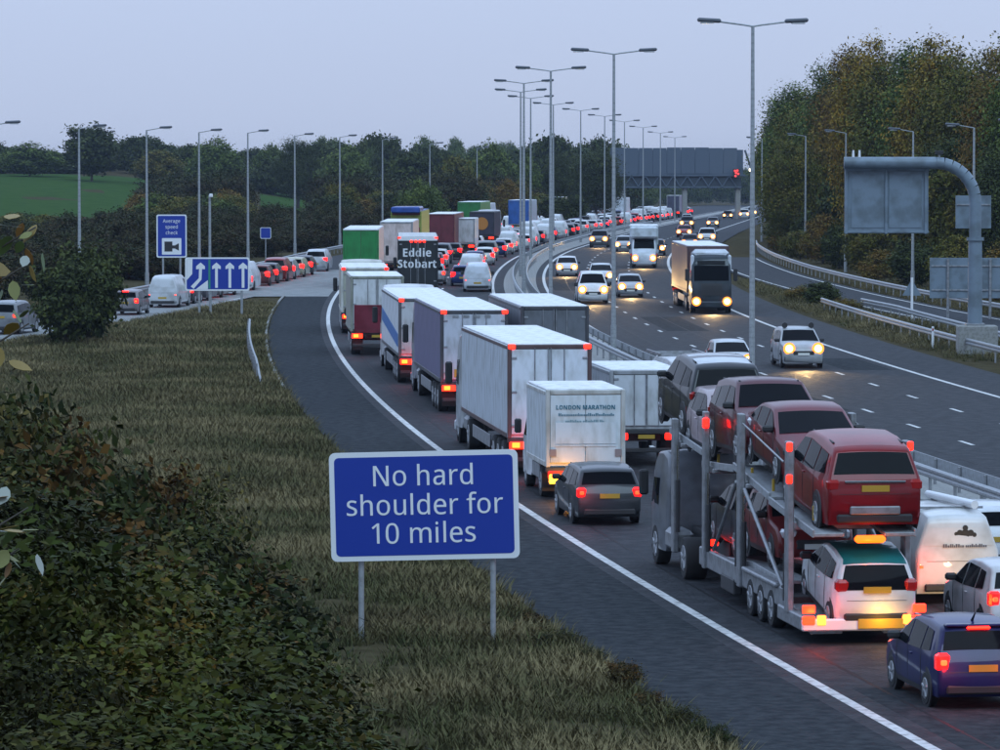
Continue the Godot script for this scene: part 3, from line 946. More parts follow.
func build_signs() -> void:
	var t := top("road_sign", "big blue sign reading No hard shoulder for 10 miles in white letters", "road sign", Vector3(-1.5, 0, -85.0), -0.03)
	var gy := ground(-1.5, 85.0)
	t.position.y = gy
	var p := sign_panel(t, 3.74, 2.16, 0.0, 0.1, 0.024)
	p.position.y = 9.8 + (190.0 - 506.0) / FOCAL * 85.0 - gy
	put_text(p, "lettering", "No hard", 0.405, M.signwhite, Vector3(-0.02, 0.60, 0.008))
	put_text(p, "lettering", "shoulder for", 0.405, M.signwhite, Vector3(0.0, 0.02, 0.008))
	put_text(p, "lettering", "10 miles", 0.405, M.signwhite, Vector3(-0.04, -0.54, 0.008))
	for x in [-1.26, 1.36]:
		var st := stn()
		var g := ground(-1.5 + x, 85.0) - gy
		cyl(st, Vector3(x, g - 0.6, -0.14), Vector3(x, p.position.y + 0.8, -0.14), 0.057, 0.057, 10)
		mi(t, "post", done(st), M.galv)
	# lane arrows sign on the nose of the merge
	var a := Vector3(-16.5, 0, -251.0)
	a.y = ground(a.x, 251.0)
	t = top("road_sign", "wide blue sign with four white lane arrows on the grass nose", "road sign", a, 0.06)
	p = sign_panel(t, 3.75, 1.95, 0.0, 0.09)
	p.position.y = 9.8 + (190.0 - 274.0) / FOCAL * 251.0 - a.y
	for x in [-0.05, 0.73, 1.50]:
		mi(p, "white_arrow", poly_mesh(PackedVector2Array([Vector2(x - .08, -.8), Vector2(x + .08, -.8), Vector2(x + .08, .34), Vector2(x + .25, .28), Vector2(x + .25, .46), Vector2(x, .68), Vector2(x - .25, .46), Vector2(x - .25, .28), Vector2(x - .08, .34)]), 0.005, 0.012), M.signwhite)
	mi(p, "white_arrow", poly_mesh(PackedVector2Array([Vector2(-1.55, -.72), Vector2(-1.38, -.86), Vector2(-.92, -.32), Vector2(-.89, .30), Vector2(-.72, .28), Vector2(-.72, .46), Vector2(-.97, .68), Vector2(-1.23, .46), Vector2(-1.23, .28), Vector2(-1.06, .30), Vector2(-1.08, -.24)]), 0.005, 0.012), M.signwhite)
	mi(p, "white_ground", poly_mesh(PackedVector2Array([Vector2(-1.78, .88), Vector2(-1.78, -.35), Vector2(-1.46, .0), Vector2(-1.44, .88)]), 0.005, 0.011), M.signwhite)
	mi(p, "white_ground", poly_mesh(PackedVector2Array([Vector2(-1.25, -.88), Vector2(-.55, -.88), Vector2(-.55, -.35)]), 0.005, 0.011), M.signwhite)
	mi(p, "green_strip", box_mesh(Vector3.ZERO, Vector3(0.12, 1.7, 0.008)), M.signgreen, Vector3(-0.46, 0, 0.008))
	for x in [-1.05, -0.4, 1.42]:
		var st := stn()
		cyl(st, Vector3(x, -0.7, -0.12), Vector3(x, p.position.y + 0.7, -0.12), 0.07, 0.07, 8)
		mi(t, "post", done(st), M.galv)
	# speed check camera sign
	a = Vector3(-22.9, 0, -300.0)
	a.y = ground(a.x, 300.0)
	t = top("road_sign", "tall blue average speed check sign with black camera symbol behind slip road", "road sign", a, 0.08)
	p = sign_panel(t, 2.1, 3.0, 0.0, 0.09)
	p.position.y = 9.8 + (190.0 - 236.0) / FOCAL * 300.0 - a.y
	put_text(p, "lettering", "Average", 0.24, M.signwhite, Vector3(0, 1.05, 0.008))
	put_text(p, "lettering", "speed", 0.24, M.signwhite, Vector3(0, 0.64, 0.008))
	put_text(p, "lettering", "check", 0.24, M.signwhite, Vector3(0, 0.23, 0.008))
	mi(p, "white_ground", poly_mesh(round_rect(1.35, 1.15, 0.05), 0.005, 0.010), M.signwhite, Vector3(0, -0.72, 0))
	mi(p, "camera_symbol", poly_mesh(PackedVector2Array([Vector2(-.5, -.36), Vector2(.05, -.36), Vector2(.05, -.15), Vector2(.22, -.15), Vector2(.5, -.3), Vector2(.5, .22), Vector2(.22, .07), Vector2(.05, .07), Vector2(.05, .34), Vector2(-.5, .34)]), 0.010, 0.016), M.signblack, Vector3(0, -0.72, 0))
	for x in [-0.6, 0.6]:
		mi(t, "post", cyl_mesh(Vector3(x, -0.7, -0.12), Vector3(x, 4.2, -0.12), 0.07, 0.07, 8), M.galv)
	# small blue sign further along the slip
	a = Vector3(-20.7, 0, -380.0)
	a.y = ground(a.x, 380.0)
	t = top("road_sign", "tiny plain blue sign beyond the queuing cars on slip road", "road sign", a, 0.05)
	p = sign_panel(t, 0.95, 1.0, 0.0, 0.05)
	p.position.y = 9.8 + (190.0 - 233.0) / FOCAL * 380.0 - a.y
	mi(t, "post", cyl_mesh(Vector3(0, -0.5, -0.1), Vector3(0, 2.4, -0.1), 0.05, 0.05, 8), M.galv)
	# camera mast
	a = Vector3(-17.4, 0, -258.0)
	a.y = ground(a.x, 258.0)
	t = top("camera_mast", "slim grey camera mast standing behind the lane arrows sign", "mast", a)
	mi(t, "pole", cyl_mesh(Vector3(0, -0.5, 0), Vector3(0, 7.0, 0), 0.09, 0.07, 8), M.galv)
	mi(t, "camera", box_mesh(Vector3(0.08, 6.95, 0.1), Vector3(0.2, 0.22, 0.45), 0.04), M.signwhite)

func build_gantry() -> void:
	# cantilever message sign seen from behind
	var d := 208.0
	var a := Vector3((975.0 - 500.0) * d / FOCAL, 0, -d)
	a.y = ground(a.x, d)
	var th := -0.02
	var t := top("cantilever_gantry", "blue grey cantilever gantry with curved post holding the back of message sign", "gantry", a, th)
	var pm: Material = M.bluegrey
	var htop := 9.8 + (190.0 - 163.0) / FOCAL * d - a.y
	mi(t, "foundation_block", box_mesh(Vector3(0.1, 0.55, 0), Vector3(1.9, 1.7, 1.5), 0.05), M.concrete)
	mi(t, "base_plate", box_mesh(Vector3(0, 1.45, 0), Vector3(0.9, 0.10, 0.9), 0.01), M.steel)
	var st := stn()
	cyl(st, Vector3(0, 1.4, 0), Vector3(0, htop - 3.7, 0), 0.36, 0.33, 14)
	cyl(st, Vector3(0, htop - 3.75, 0), Vector3(0, htop - 3.6, 0), 0.42, 0.42, 14)
	var pts := [Vector3(0, htop - 3.6, 0)]
	for k in 9:
		var q := PI * 0.5 * k / 8.0
		pts.append(Vector3(-1.9 + 1.9 * cos(q), htop - 1.9 + 1.9 * sin(q), 0))
	pts.append(Vector3(-6.35, htop, 0))
	tube(st, pts, 0.29, 12)
	mi(t, "curved_post", done(st), pm)
	var cx := (887.0 - 975.0) / FOCAL * d
	var cy := 9.8 + (190.0 - 201.0) / FOCAL * d - a.y
	var p := mi(t, "sign_back", box_mesh(Vector3.ZERO, Vector3(4.05, 3.15, 0.32), 0.04), pm, Vector3(cx, cy, -0.55))
	for x in [-1.95, -0.02, 1.9]:
		mi(p, "back_rib", box_mesh(Vector3.ZERO, Vector3(0.14, 3.2, 0.12), 0.02), M.bluegrey, Vector3(x, 0, 0.2))
	for y in [-1.5, 1.5]:
		mi(p, "back_rail", box_mesh(Vector3.ZERO, Vector3(4.1, 0.12, 0.10), 0.02), M.bluegrey, Vector3(0, y, 0.19))
	for x in [-0.9, 0.9]:
		mi(p, "door_panel", box_mesh(Vector3.ZERO, Vector3(1.6, 2.6, 0.03), 0.01), M.bluegrey, Vector3(x, 0, 0.172))
	for x in [-5.9, -5.6]:
		mi(t, "beacon", cyl_mesh(Vector3(x, htop + 0.28, 0), Vector3(x, htop + 0.62, 0), 0.07, 0.05, 6), M.signwhite)
	mi(t, "aerial_box", box_mesh(Vector3(-1.75, htop + 0.5, 0), Vector3(0.4, 0.2, 0.2), 0.02), M.black)
	mi(t, "aerial_stalk", box_mesh(Vector3(-1.75, htop + 0.33, 0), Vector3(0.08, 0.3, 0.08)), M.steel)
	# small sign back behind the post
	d = 236.0
	a = Vector3((973.0 - 500.0) * d / FOCAL, 0, -d)
	a.y = ground(a.x, d)
	t = top("road_sign", "small square grey sign back showing just behind the gantry post", "road sign", a)
	var y0 := 9.8 + (190.0 - 212.0) / FOCAL * d - a.y
	mi(t, "sign_panel", box_mesh(Vector3.ZERO, Vector3(1.95, 1.8, 0.06), 0.01), M.bluegrey, Vector3(0, y0, 0))
	mi(t, "back_rail", box_mesh(Vector3.ZERO, Vector3(1.85, 0.08, 0.06), 0.01), M.steel, Vector3(0, y0 + 0.4, 0.06))
	mi(t, "post", cyl_mesh(Vector3(0, -0.6, 0.1), Vector3(0, y0 + 0.8, 0.1), 0.07, 0.07, 8), M.steel)
	# wide exit sign back
	d = 250.0
	a = Vector3((972.0 - 500.0) * d / FOCAL, 0, -d)
	a.y = ground(a.x, d)
	t = top("road_sign", "wide low grey sign back beside the exit slip, cut by picture edge", "road sign", a, -0.05)
	y0 = 9.8 + (190.0 - 278.0) / FOCAL * d - a.y
	mi(t, "sign_panel", box_mesh(Vector3.ZERO, Vector3(4.9, 2.35, 0.07), 0.01), M.bluegrey, Vector3(0, y0, 0))
	for x in [-1.4, 1.05]:
		mi(t, "post", cyl_mesh(Vector3(x, -0.6, 0.12), Vector3(x, y0 + 1.1, 0.12), 0.08, 0.08, 8), M.steel)
	for y in [-0.7, 0.7]:
		mi(t, "back_rail", box_mesh(Vector3.ZERO, Vector3(4.7, 0.09, 0.06), 0.01), M.steel, Vector3(0, y0 + y, 0.06))
	# triangular sign on a pale post
	d = 247.0
	a = Vector3((912.0 - 500.0) * d / FOCAL, 0, -d)
	a.y = ground(a.x, d)
	t = top("road_sign", "small triangular sign back on a pale post by the slip barrier", "road sign", a)
	mi(t, "post", cyl_mesh(Vector3(0, -0.5, 0), Vector3(0, 2.55, 0), 0.075, 0.075, 8), M.signwhite)
	mi(t, "sign_plate", poly_mesh(PackedVector2Array([Vector2(-.55, 1.5), Vector2(.55, 1.5), Vector2(0, 2.45)]), -0.13, -0.10), M.bluegrey)
	# marker post
	d = 213.0
	a = Vector3((933.0 - 500.0) * d / FOCAL, 0, -d)
	a.y = ground(a.x, d)
	t = top("marker_post", "short white marker post behind the double guard rail", "marker post", a)
	mi(t, "post", box_mesh(Vector3(0, 0.5, 0), Vector3(0.12, 1.2, 0.06), 0.02), M.signwhite)
	mi(t, "reflector", box_mesh(Vector3(0, 0.95, 0.04), Vector3(0.07, 0.12, 0.02)), M.lensred)

func build_bridge() -> void:
	var d := 800.0
	var x0 := 20.5
	var x1 := 45.4
	var zr0 := zr(d)
	var t := top("motorway_bridge", "long dark blue panelled bridge crossing over the distant motorway", "bridge", Vector3(0, zr0, -d))
	var dk := mat(0.085, 0.11, 0.15, 0.8)
	dk.albedo_texture = M.streaks
	dk.uv1_triplanar = true
	var dk2 := mat(0.035, 0.048, 0.062, 0.7)
	var z0 := 10.2 - zr0
	var x := x0
	while x < x1 - 2.6:                                         # parapet panels
		mi(t, "parapet_panel", box_mesh(Vector3.ZERO, Vector3(2.55, 4.9, 0.2), 0.04), dk, Vector3(x + 1.31, z0 + 4.95 + (0.1 if int(x) % 3 == 0 else 0.0), 0))
		x += 2.62
	var st := stn()
	cbox(st, Vector3((x0 + x1) * .5, z0 + 2.3, -2.0), Vector3(x1 - x0 + 0.4, 0.35, 4.6), 0.05)
	cbox(st, Vector3((x0 + x1) * .5, z0 + 0.1, -2.0), Vector3(x1 - x0 - 1.0, 0.3, 4.2), 0.05)
	mi(t, "deck", done(st), dk)
	st = stn()
	x = x0
	while x < x1 - 2.0:
		cyl(st, Vector3(x, z0 + 0.2, 0.1), Vector3(x + 1.3, z0 + 2.2, 0.1), 0.13, 0.13, 6)
		cyl(st, Vector3(x + 1.3, z0 + 2.2, 0.1), Vector3(x + 2.6, z0 + 0.2, 0.1), 0.13, 0.13, 6)
		x += 2.6
	mi(t, "truss", done(st), dk)
	mi(t, "inner_wall", box_mesh(Vector3.ZERO, Vector3(x1 - x0 - 1.0, 1.8, 0.3)), dk2, Vector3((x0 + x1) * .5, z0 + 1.2, -0.35))
	mi(t, "rear_parapet", box_mesh(Vector3.ZERO, Vector3(x1 - x0, 4.6, 0.2)), dk, Vector3((x0 + x1) * .5, z0 + 4.8, -4.2))
	for px in [23.0, 34.4, 44.3]:
		mi(t, "pier", box_mesh(Vector3(0, z0 * .5 - 0.5, 0), Vector3(0.9, z0 + 1.0, 3.0), 0.1), M.concrete, Vector3(px, 0, -2.0))
	st = stn()
	cyl(st, Vector3(x1 + 0.1, z0 + 7.0, 0), Vector3(x1 + 2.0, z0 + 1.5, 0), 0.22, 0.22, 6)
	mi(t, "end_stay", done(st), dk)
	var s := top("lane_signal", "red lit signal panel fixed at the end of distant bridge", "signal", Vector3(43.9, zr0 + z0 + 2.7, -d + 1.2))
	mi(s, "housing", box_mesh(Vector3.ZERO, Vector3(1.3, 1.7, 0.3), 0.05), M.black)
	for e in [[-.3, .45], [.15, .5], [-.1, 0.05], [.3, -.1], [-.2, -.5]]:
		mi(s, "signal_lamp", cyl_mesh(Vector3(0, 0, 0), Vector3(0, 0, 0.08), 0.22, 0.2, 8), glow(Color(1.0, 0.25, 0.25), 1.6), Vector3(e[0], e[1], 0.15))
	mi(s, "bracket", box_mesh(Vector3(0, 0, -0.6), Vector3(0.3, 0.3, 1.0)), M.steel)
	var w := top("flood_lamp", "single white lamp shining beside the far bridge end", "lamp", Vector3(46.4, zr0, -796.0))
	mi(w, "pole", cyl_mesh(Vector3(0, -0.5, 0), Vector3(0, z0 + 3.0, 0), 0.1, 0.08, 8), M.galv)
	mi(w, "lamp_globe", box_mesh(Vector3.ZERO, Vector3(0.7, 0.6, 0.4), 0.12), glow(Color(1.0, 0.97, 0.85), 5.0), Vector3(0, z0 + 3.3, 0))
	red_light(w, Vector3(0, z0 + 3.3, 0.6), 3.0, Color(1.0, 0.97, 0.85))

# ------------------------------------------------------------------ vegetation
func leafy(seed_: int, clumps: int, leaves: int, leaf: float, cols: Array, shape := 0, spread := 0.24, asp := 1.0) -> ArrayMesh:
	# leaf-sized faces in clumps through a crown of radius 1 and height 2 (y 0..2)
	var r := RandomNumberGenerator.new()
	r.seed = seed_
	var vs := PackedVector3Array()
	var ns := PackedVector3Array()
	var cs := PackedColorArray()
	var ix := PackedInt32Array()
	for c in clumps:
		var dir := Vector3(r.randfn(), r.randfn(), r.randfn()).normalized()
		var rad := minf(0.95, pow(r.randf(), 0.42)) * (0.86 + 0.14 * sin(dir.x * 5.0 + seed_) * cos(dir.z * 4.0 + dir.y * 3.0))
		var p := dir * rad
		if shape == 1: p = Vector3(p.x * (0.95 - 0.45 * p.y), p.y, p.z * (0.95 - 0.45 * p.y))       # narrower above
		if shape == 2: p = Vector3(p.x * (0.8 + 0.2 * p.y), p.y * 0.95, p.z * (0.8 + 0.2 * p.y))
		p.y = (p.y + 1.0) * asp
		var base: Color = cols[r.randi() % cols.size()]
		var k := 0.78 + 0.44 * r.randf()
		base = Color(base.r * k, base.g * k, base.b * k)
		var cr := spread * (0.55 + 0.8 * r.randf())
		for l in leaves:
			var q := p + Vector3(r.randfn(), r.randfn() * 0.75, r.randfn()) * cr * 0.5
			var n := (Vector3(r.randfn(), r.randfn() + 0.5, r.randfn()) + (q - Vector3(0, 0.9 * asp, 0)) * 0.9).normalized()
			var u := n.cross(Vector3(r.randfn(), r.randfn(), r.randfn())).normalized()
			var v := n.cross(u)
			var s := leaf * (0.6 + 0.8 * r.randf())
			var i0 := vs.size()
			vs.append(q - u * s)
			vs.append(q + v * s * 0.55 + n * s * 0.15)
			vs.append(q + u * s)
			vs.append(q - v * s * 0.55 + n * s * 0.15)
			var kk := 0.8 + 0.4 * r.randf()
			for j in 4:
				ns.append(n)
				cs.append(Color(base.r * kk, base.g * kk, base.b * kk))
			ix.append_array([i0, i0 + 1, i0 + 2, i0, i0 + 2, i0 + 3])
	var arr := []
	arr.resize(Mesh.ARRAY_MAX)
	arr[Mesh.ARRAY_VERTEX] = vs
	arr[Mesh.ARRAY_NORMAL] = ns
	arr[Mesh.ARRAY_COLOR] = cs
	arr[Mesh.ARRAY_INDEX] = ix
	var m := ArrayMesh.new()
	m.add_surface_from_arrays(Mesh.PRIMITIVE_TRIANGLES, arr)
	return m

func trunk_mesh(seed_: int, tall := 0.75) -> ArrayMesh:      # unit height, with limbs
	var r := RandomNumberGenerator.new()
	r.seed = seed_
	var st := stn()
	var p := Vector3(0, -0.06, 0)
	var rad := 0.026
	for k in 5:
		var q := Vector3(r.randfn() * 0.012, tall * (k + 1) / 5.0, r.randfn() * 0.012)
		cyl(st, p, q, rad, rad * 0.78, 7, false)
		rad *= 0.78
		p = q
		if k >= 1:
			for j in 3:
				var a := r.randf() * TAU
				var e := q + Vector3(cos(a), 0.8, sin(a)) * (0.08 + 0.06 * r.randf())
				cyl(st, q, e, rad * 0.6, rad * 0.22, 5, false)
	return done(st)

func make_vegetation_meshes() -> void:
	var olive := [Color(0.1036, 0.1005, 0.0216), Color(0.1368, 0.1109, 0.0240), Color(0.0829, 0.0901, 0.0216)]
	var brown := [Color(0.1762, 0.1040, 0.0240), Color(0.1450, 0.0970, 0.0264), Color(0.1243, 0.1005, 0.0240)]
	var green := [Color(0.0829, 0.1143, 0.0264), Color(0.1036, 0.1299, 0.0312), Color(0.0704, 0.0936, 0.0264)]
	var dark := [Color(0.0497, 0.0624, 0.0216), Color(0.0622, 0.0728, 0.0216), Color(0.0414, 0.0520, 0.0192)]
	var gold := [Color(0.2694, 0.1646, 0.0264), Color(0.2072, 0.1473, 0.0264), Color(0.1555, 0.1213, 0.0240)]
	MC.crowns = {
		"scrub": [leafy(41, 200, 60, 0.044, [Color(.040, .040, .016), Color(.052, .046, .020), Color(.034, .040, .016), Color(.060, .044, .020)])],
		"olive": [leafy(1, 200, 70, 0.044, olive), leafy(2, 200, 70, 0.044, olive, 1)],
		"brown": [leafy(3, 200, 70, 0.044, brown), leafy(4, 200, 70, 0.044, brown, 1)],
		"green": [leafy(5, 200, 70, 0.044, green), leafy(6, 200, 70, 0.044, green, 1)],
		"dark": [leafy(7, 230, 46, 0.058, dark), leafy(8, 230, 46, 0.058, dark, 2)],
		"gold": [leafy(9, 200, 70, 0.044, gold), leafy(10, 200, 70, 0.044, gold, 1)],
	}
	MC.tall = {}
	for k in ["olive", "brown", "green", "gold", "dark"]:
		var pc: Array = {"olive": olive, "brown": brown, "green": green, "gold": gold, "dark": dark}[k]
		MC.tall[k] = [leafy(31 + k.length() * 3, 460, 90, 0.031, pc, 1, 0.30, 1.9), leafy(57 + k.length() * 5, 460, 90, 0.031, pc, 0, 0.32, 1.7)]
	MC.trunks = [trunk_mesh(1), trunk_mesh(2), trunk_mesh(3)]
	var s1 := [Color(.032, .034, .008), Color(.042, .041, .010), Color(.052, .042, .013), Color(.024, .024, .008)]
	var s2 := [Color(.036, .032, .011), Color(.062, .044, .014), Color(.046, .034, .012), Color(.095, .050, .014)]
	var s3 := [Color(.024, .032, .009), Color(.032, .040, .010), Color(.020, .024, .008)]
	var s4 := [Color(.070, .066, .018), Color(.050, .056, .014), Color(.090, .070, .020), Color(.040, .040, .012)]
	MC.shrubs = [leafy(21, 105, 42, 0.040, s1, 0, 0.26), leafy(22, 95, 38, 0.045, s2, 2, 0.28), leafy(23, 120, 46, 0.032, s3, 1, 0.28), leafy(24, 100, 40, 0.036, s4, 0, 0.26), leafy(25, 110, 40, 0.050, s3, 2, 0.30)]

func tree(label: String, group: String, kind: String, x: float, d: float, h: float, w: float, bare := 0.16, called := "tree") -> Node3D:
	var y := ground(x, d)
	var t := top(called, label, "tree", Vector3(x, y - 0.1, -d), rng.randf() * TAU, group)
	var tr := mi(t, "trunk", MC.trunks[rng.randi() % 3], M.bark)
	tr.scale = Vector3(h, h, h)
	var slim := h / w > 1.45
	var cs: Array = MC.tall[kind] if slim else MC.crowns[kind]
	var c := mi(t, "crown", cs[rng.randi() % cs.size()], M.leaf, Vector3(0, h * bare, 0))
	c.scale = Vector3(w * 0.5, h * (1.0 - bare) * (0.28 if slim else 0.5), w * 0.5)
	return t

func top_height(x: float, d: float, ytop: float) -> float:
	return CAM_H + (190.0 - ytop) * d / FOCAL - ground(x, d)

func wood_mass(called: String, label: String, kind: String, spots: Array) -> void:
	var mm := MultiMesh.new()
	mm.transform_format = MultiMesh.TRANSFORM_3D
	mm.mesh = MC.crowns[kind][0]
	mm.instance_count = spots.size()
	for k in spots.size():
		var s: Array = spots[k]
		var b := Basis(Vector3.UP, rng.randf() * TAU).scaled(Vector3(s[3] * .5, s[2] * .5, s[3] * .5))
		mm.set_instance_transform(k, Transform3D(b, Vector3(s[0], ground(s[0], s[1]) - 0.3, -s[1])))
	var o := MultiMeshInstance3D.new()
	o.name = called
	o.multimesh = mm
	o.material_override = M.leaf
	add_child(o, true)
	o.set_meta("kind", "stuff")
	tag(o, label, "wood")

# ------------------------------------------------------------------ planting
func plant() -> void:
	make_vegetation_meshes()
	rng.seed = 77
	# wood on the right: trees along the skyline, then lower ones at its edge
	var sky := [[784, 118, 560], [781, 106, 540], [786, 94, 515], [792, 82, 480], [811, 76, 455], [830, 62, 435], [849, 46, 415], [870, 33, 388], [892, 36, 372], [915, 42, 362], [937, 32, 350], [958, 36, 342], [981, 30, 334], [1003, 26, 322], [1030, 24, 312]]
	var kinds := ["olive", "green", "green", "brown", "olive", "dark", "dark", "olive"]
	var words := {"olive": "olive green tree with dense leaves in the wood beside exit slip", "gold": "yellowing autumn tree in the wood beside exit slip", "green": "mid green tree in the wood beside exit slip", "brown": "russet brown autumn tree in the wood beside exit slip", "dark": "dark green tree in the wood beside exit slip"}
	for k in sky.size():
		var e: Array = sky[k]
		var x: float = (e[0] - 500.0) * e[2] / FOCAL
		var kd: String = ["olive", "brown", "olive", "green", "olive", "green", "brown", "gold", "olive", "green", "gold", "olive", "olive", "brown", "green"][k]
		tree(words[kd], "trees in the wood on the right", kd, x, e[2], top_height(x, e[2], e[1]), 6.6 + rng.randf() * 2.2, 0.08)
	for k in 34:
		var dd := 268.0 + k * 9.0
		var off := 44.0 + rng.randf() * 6.0
		if dd > 400.0: off = 36.0 + rng.randf() * 6.0
		var x := lx(dd) + off
		var kd: String = kinds[rng.randi() % kinds.size()]
		tree(words[kd], "trees in the wood on the right", kd, x, dd, 7.0 + rng.randf() * 5.5, 5.0 + rng.randf() * 3.0, 0.03)
	for k in 16:                                                   # edge scrub under the wood
		var dd := 255.0 + k * 16.0 + rng.randf() * 6.0
		var x := lx(dd) + exit_in(dd) + 8.0 + rng.randf() * 2.0
		var kd: String = ["dark", "brown", "olive"][k % 3]
		tree("low dark bush at the foot of the wood behind slip barrier", "bushes at the foot of the wood", kd, x, dd, 2.6 + rng.randf() * 2.0, 3.6 + rng.randf(), 0.0, "bush")
	var mass := []
	for k in 110:
		var dd := 290.0 + rng.randf() * 420.0
		var off := 52.0 + rng.randf() * 50.0
		if dd > 420.0: off = 42.0 + rng.randf() * 60.0
		mass.append([lx(dd) + off, dd, 10.0 + rng.randf() * 6.0, 6.0 + rng.randf() * 3.0])
	wood_mass("wood", "dense shadowy wood filling in behind the roadside trees", "olive", mass)
	mass = []
	for k in 90:
		var dd := 830.0 + rng.randf() * 700.0
		var off := 27.0 + rng.randf() * 80.0
		if dd < 880.0: off += 8.0
		mass.append([lx(dd) + off, dd, 8.0 + rng.randf() * 7.0, 7.0 + rng.randf() * 4.0])
	for k in 80:
		var dd := 850.0 + rng.randf() * 700.0
		mass.append([lx(dd) - 8.0 - rng.randf() * 70.0, dd, 8.0 + rng.randf() * 7.0, 7.0 + rng.randf() * 4.0])
	for k in 60:
		mass.append([lx(1500.0) - 60.0 + k * 3.6, 1480.0 + rng.randf() * 60.0, 12.0 + rng.randf() * 8.0, 12.0])
	for k in 26:
		var dd := 600.0 + k * 8.0
		mass.append([lx(dd) + 36.0 + rng.randf() * 9.0, dd, 6.0 + rng.randf() * 6.0, 6.0])
	wood_mass("far_wood", "far belt of trees beyond the bridge", "green", mass)
	# left: skyline belt, single tall trees, hedges
	var belt := []
	for k in 64:
		var px := -40.0 + k * 10.5 + rng.randf() * 6.0
		var dd := 840.0 + rng.randf() * 130.0
		var yt := 140.0 + 8.0 * sin(px * 0.03) + 5.0 * sin(px * 0.11 + 1.0) + rng.randf() * 9.0
		var x := (px - 500.0) * dd / FOCAL
		belt.append([x, dd, maxf(4.0, top_height(x, dd, yt)), 8.0 + rng.randf() * 4.5])
	wood_mass("hill_wood", "continuous belt of trees along the hill skyline", "dark", belt)
	var tall := [[92, 121, 800, 12.5, "dark", "tall dark round-headed tree rising above the green field"], [298, 130, 780, 9.0, "dark", "dark rounded tree standing out of skyline above small pale field"], [345, 143, 760, 12.0, "green", "broad mid green tree behind the slip road lamp posts"], [215, 137, 800, 12.0, "green", "leafy green tree on skyline between slip road lamp posts"], [490, 141, 700, 10.0, "green", "rounded grey green tree behind the converging median lamps"], [597, 140, 690, 9.0, "dark", "dark bushy tree with ragged top beside the bridge end"], [560, 152, 720, 7.0, "dark", "small dark tree left of the ragged tree by bridge"], [455, 152, 690, 9.0, "olive", "olive tree on skyline above the green trailer"], [415, 150, 700, 10.0, "dark", "dark tree on skyline above the lime framed lorry"], [525, 155, 720, 8.0, "green", "low green tree glimpsed between the median lamp posts"], [30, 142, 820, 14.0, "green", "wide green tree at the left end of skyline"], [160, 148, 810, 11.0, "olive", "olive tree on skyline over end of the green field"]]
	for e in tall:
		var x: float = (e[0] - 500.0) * e[2] / FOCAL
		tree(e[5], "", e[4], x, e[2], top_height(x, e[2], e[1]), e[3], 0.08)
	var mid := []
	for k in 120:                                                  # hedgerow woodland between slip road and hill
		var px := 150.0 + rng.randf() * 470.0
		var dd := 560.0 + rng.randf() * 150.0
		if px > 560.0: dd = 640.0 + rng.randf() * 100.0
		if px > 240.0 and px < 328.0: dd = 545.0 + rng.randf() * 30.0
		var x := (px - 500.0) * dd / FOCAL
		if x > lx(dd) - 7.0: continue
		var yt := 166.0 + rng.randf() * 22.0
		if px > 240.0 and px < 328.0: yt = 213.0 + rng.randf() * 8.0
		mid.append([x, dd, maxf(2.5, top_height(x, dd, yt)), 6.0 + rng.randf() * 3.0])
	wood_mass("hedgerow_wood", "brown green hedgerow wood between slip road and hill", "scrub", mid)
	var scrub := []
	for k in 260:
		var dd := 222.0 + rng.randf() * 298.0
		var x := lx(dd) + minf(slip(dd), -2.1) - 8.5 - rng.randf() * 28.0
		if dd > 520.0: continue
		scrub.append([x, dd, 2.2 + rng.randf() * 2.4, 3.6 + rng.randf() * 2.2])
	wood_mass("roadside_scrub", "dark brown scrub bordering the left side of slip road", "scrub", scrub)
	for k in 26:
		var px: int = [178, 196, 215, 228, 236, 335, 345, 362, 380, 400, 420, 437, 452, 470, 488, 508, 540, 572, 158, 140, 342, 390, 428, 478, 520, 556][k]
		var dd := 505.0 + (k * 37) % 60
		if px > 430: dd = 600.0 + (k * 29) % 70
		var x: float = (px - 500.0) * dd / FOCAL
		var kd: String = ["olive", "dark", "green", "brown"][k % 4]
		var yt := 176.0 + rng.randf() * 22.0
		if px < 180: yt = 190.0 + rng.randf() * 8.0
		tree({"olive": "olive hedgerow tree behind the slip road queue", "dark": "dark hedgerow tree behind the slip road queue", "green": "green hedgerow tree behind the slip road queue", "brown": "brown hedgerow tree behind the slip road queue"}[kd], "hedgerow trees left of the motorway", kd, x, dd, maxf(3.0, top_height(x, dd, yt)), 5.0 + rng.randf() * 3.0, 0.05)
	for k in 15:
		var px := -10.0 + k * 11.0
		var dd := 470.0 + (k * 31) % 50
		var x := (px - 500.0) * dd / FOCAL
		tree("brown hedge bush below the green field", "hedge bushes below the field", ["dark", "dark", "olive"][k % 3], x, dd, top_height(x, dd, 210.0 + rng.randf() * 10.0), 5.0, 0.0, "bush")
	# bush on the grass nose in front of the slip road
	for e in [[88, 216, 236, 4.4, "dark"], [66, 213, 254, 4.2, "olive"]]:
		var x: float = (e[0] - 500.0) * e[1] / FOCAL
		var tr := tree("dark thorn tree on the grass nose hiding slip road cars" if e[4] == "dark" else "lower bush leaning against the left of dark thorn tree", "", "dark", x, e[1], top_height(x, e[1], e[2]), e[3], 0.02, "bush")
		if e[4] == "dark": tr.name = numbered("thorn_tree")
	# planted bank in the foreground: [px, d, height, width]
	var bank := []
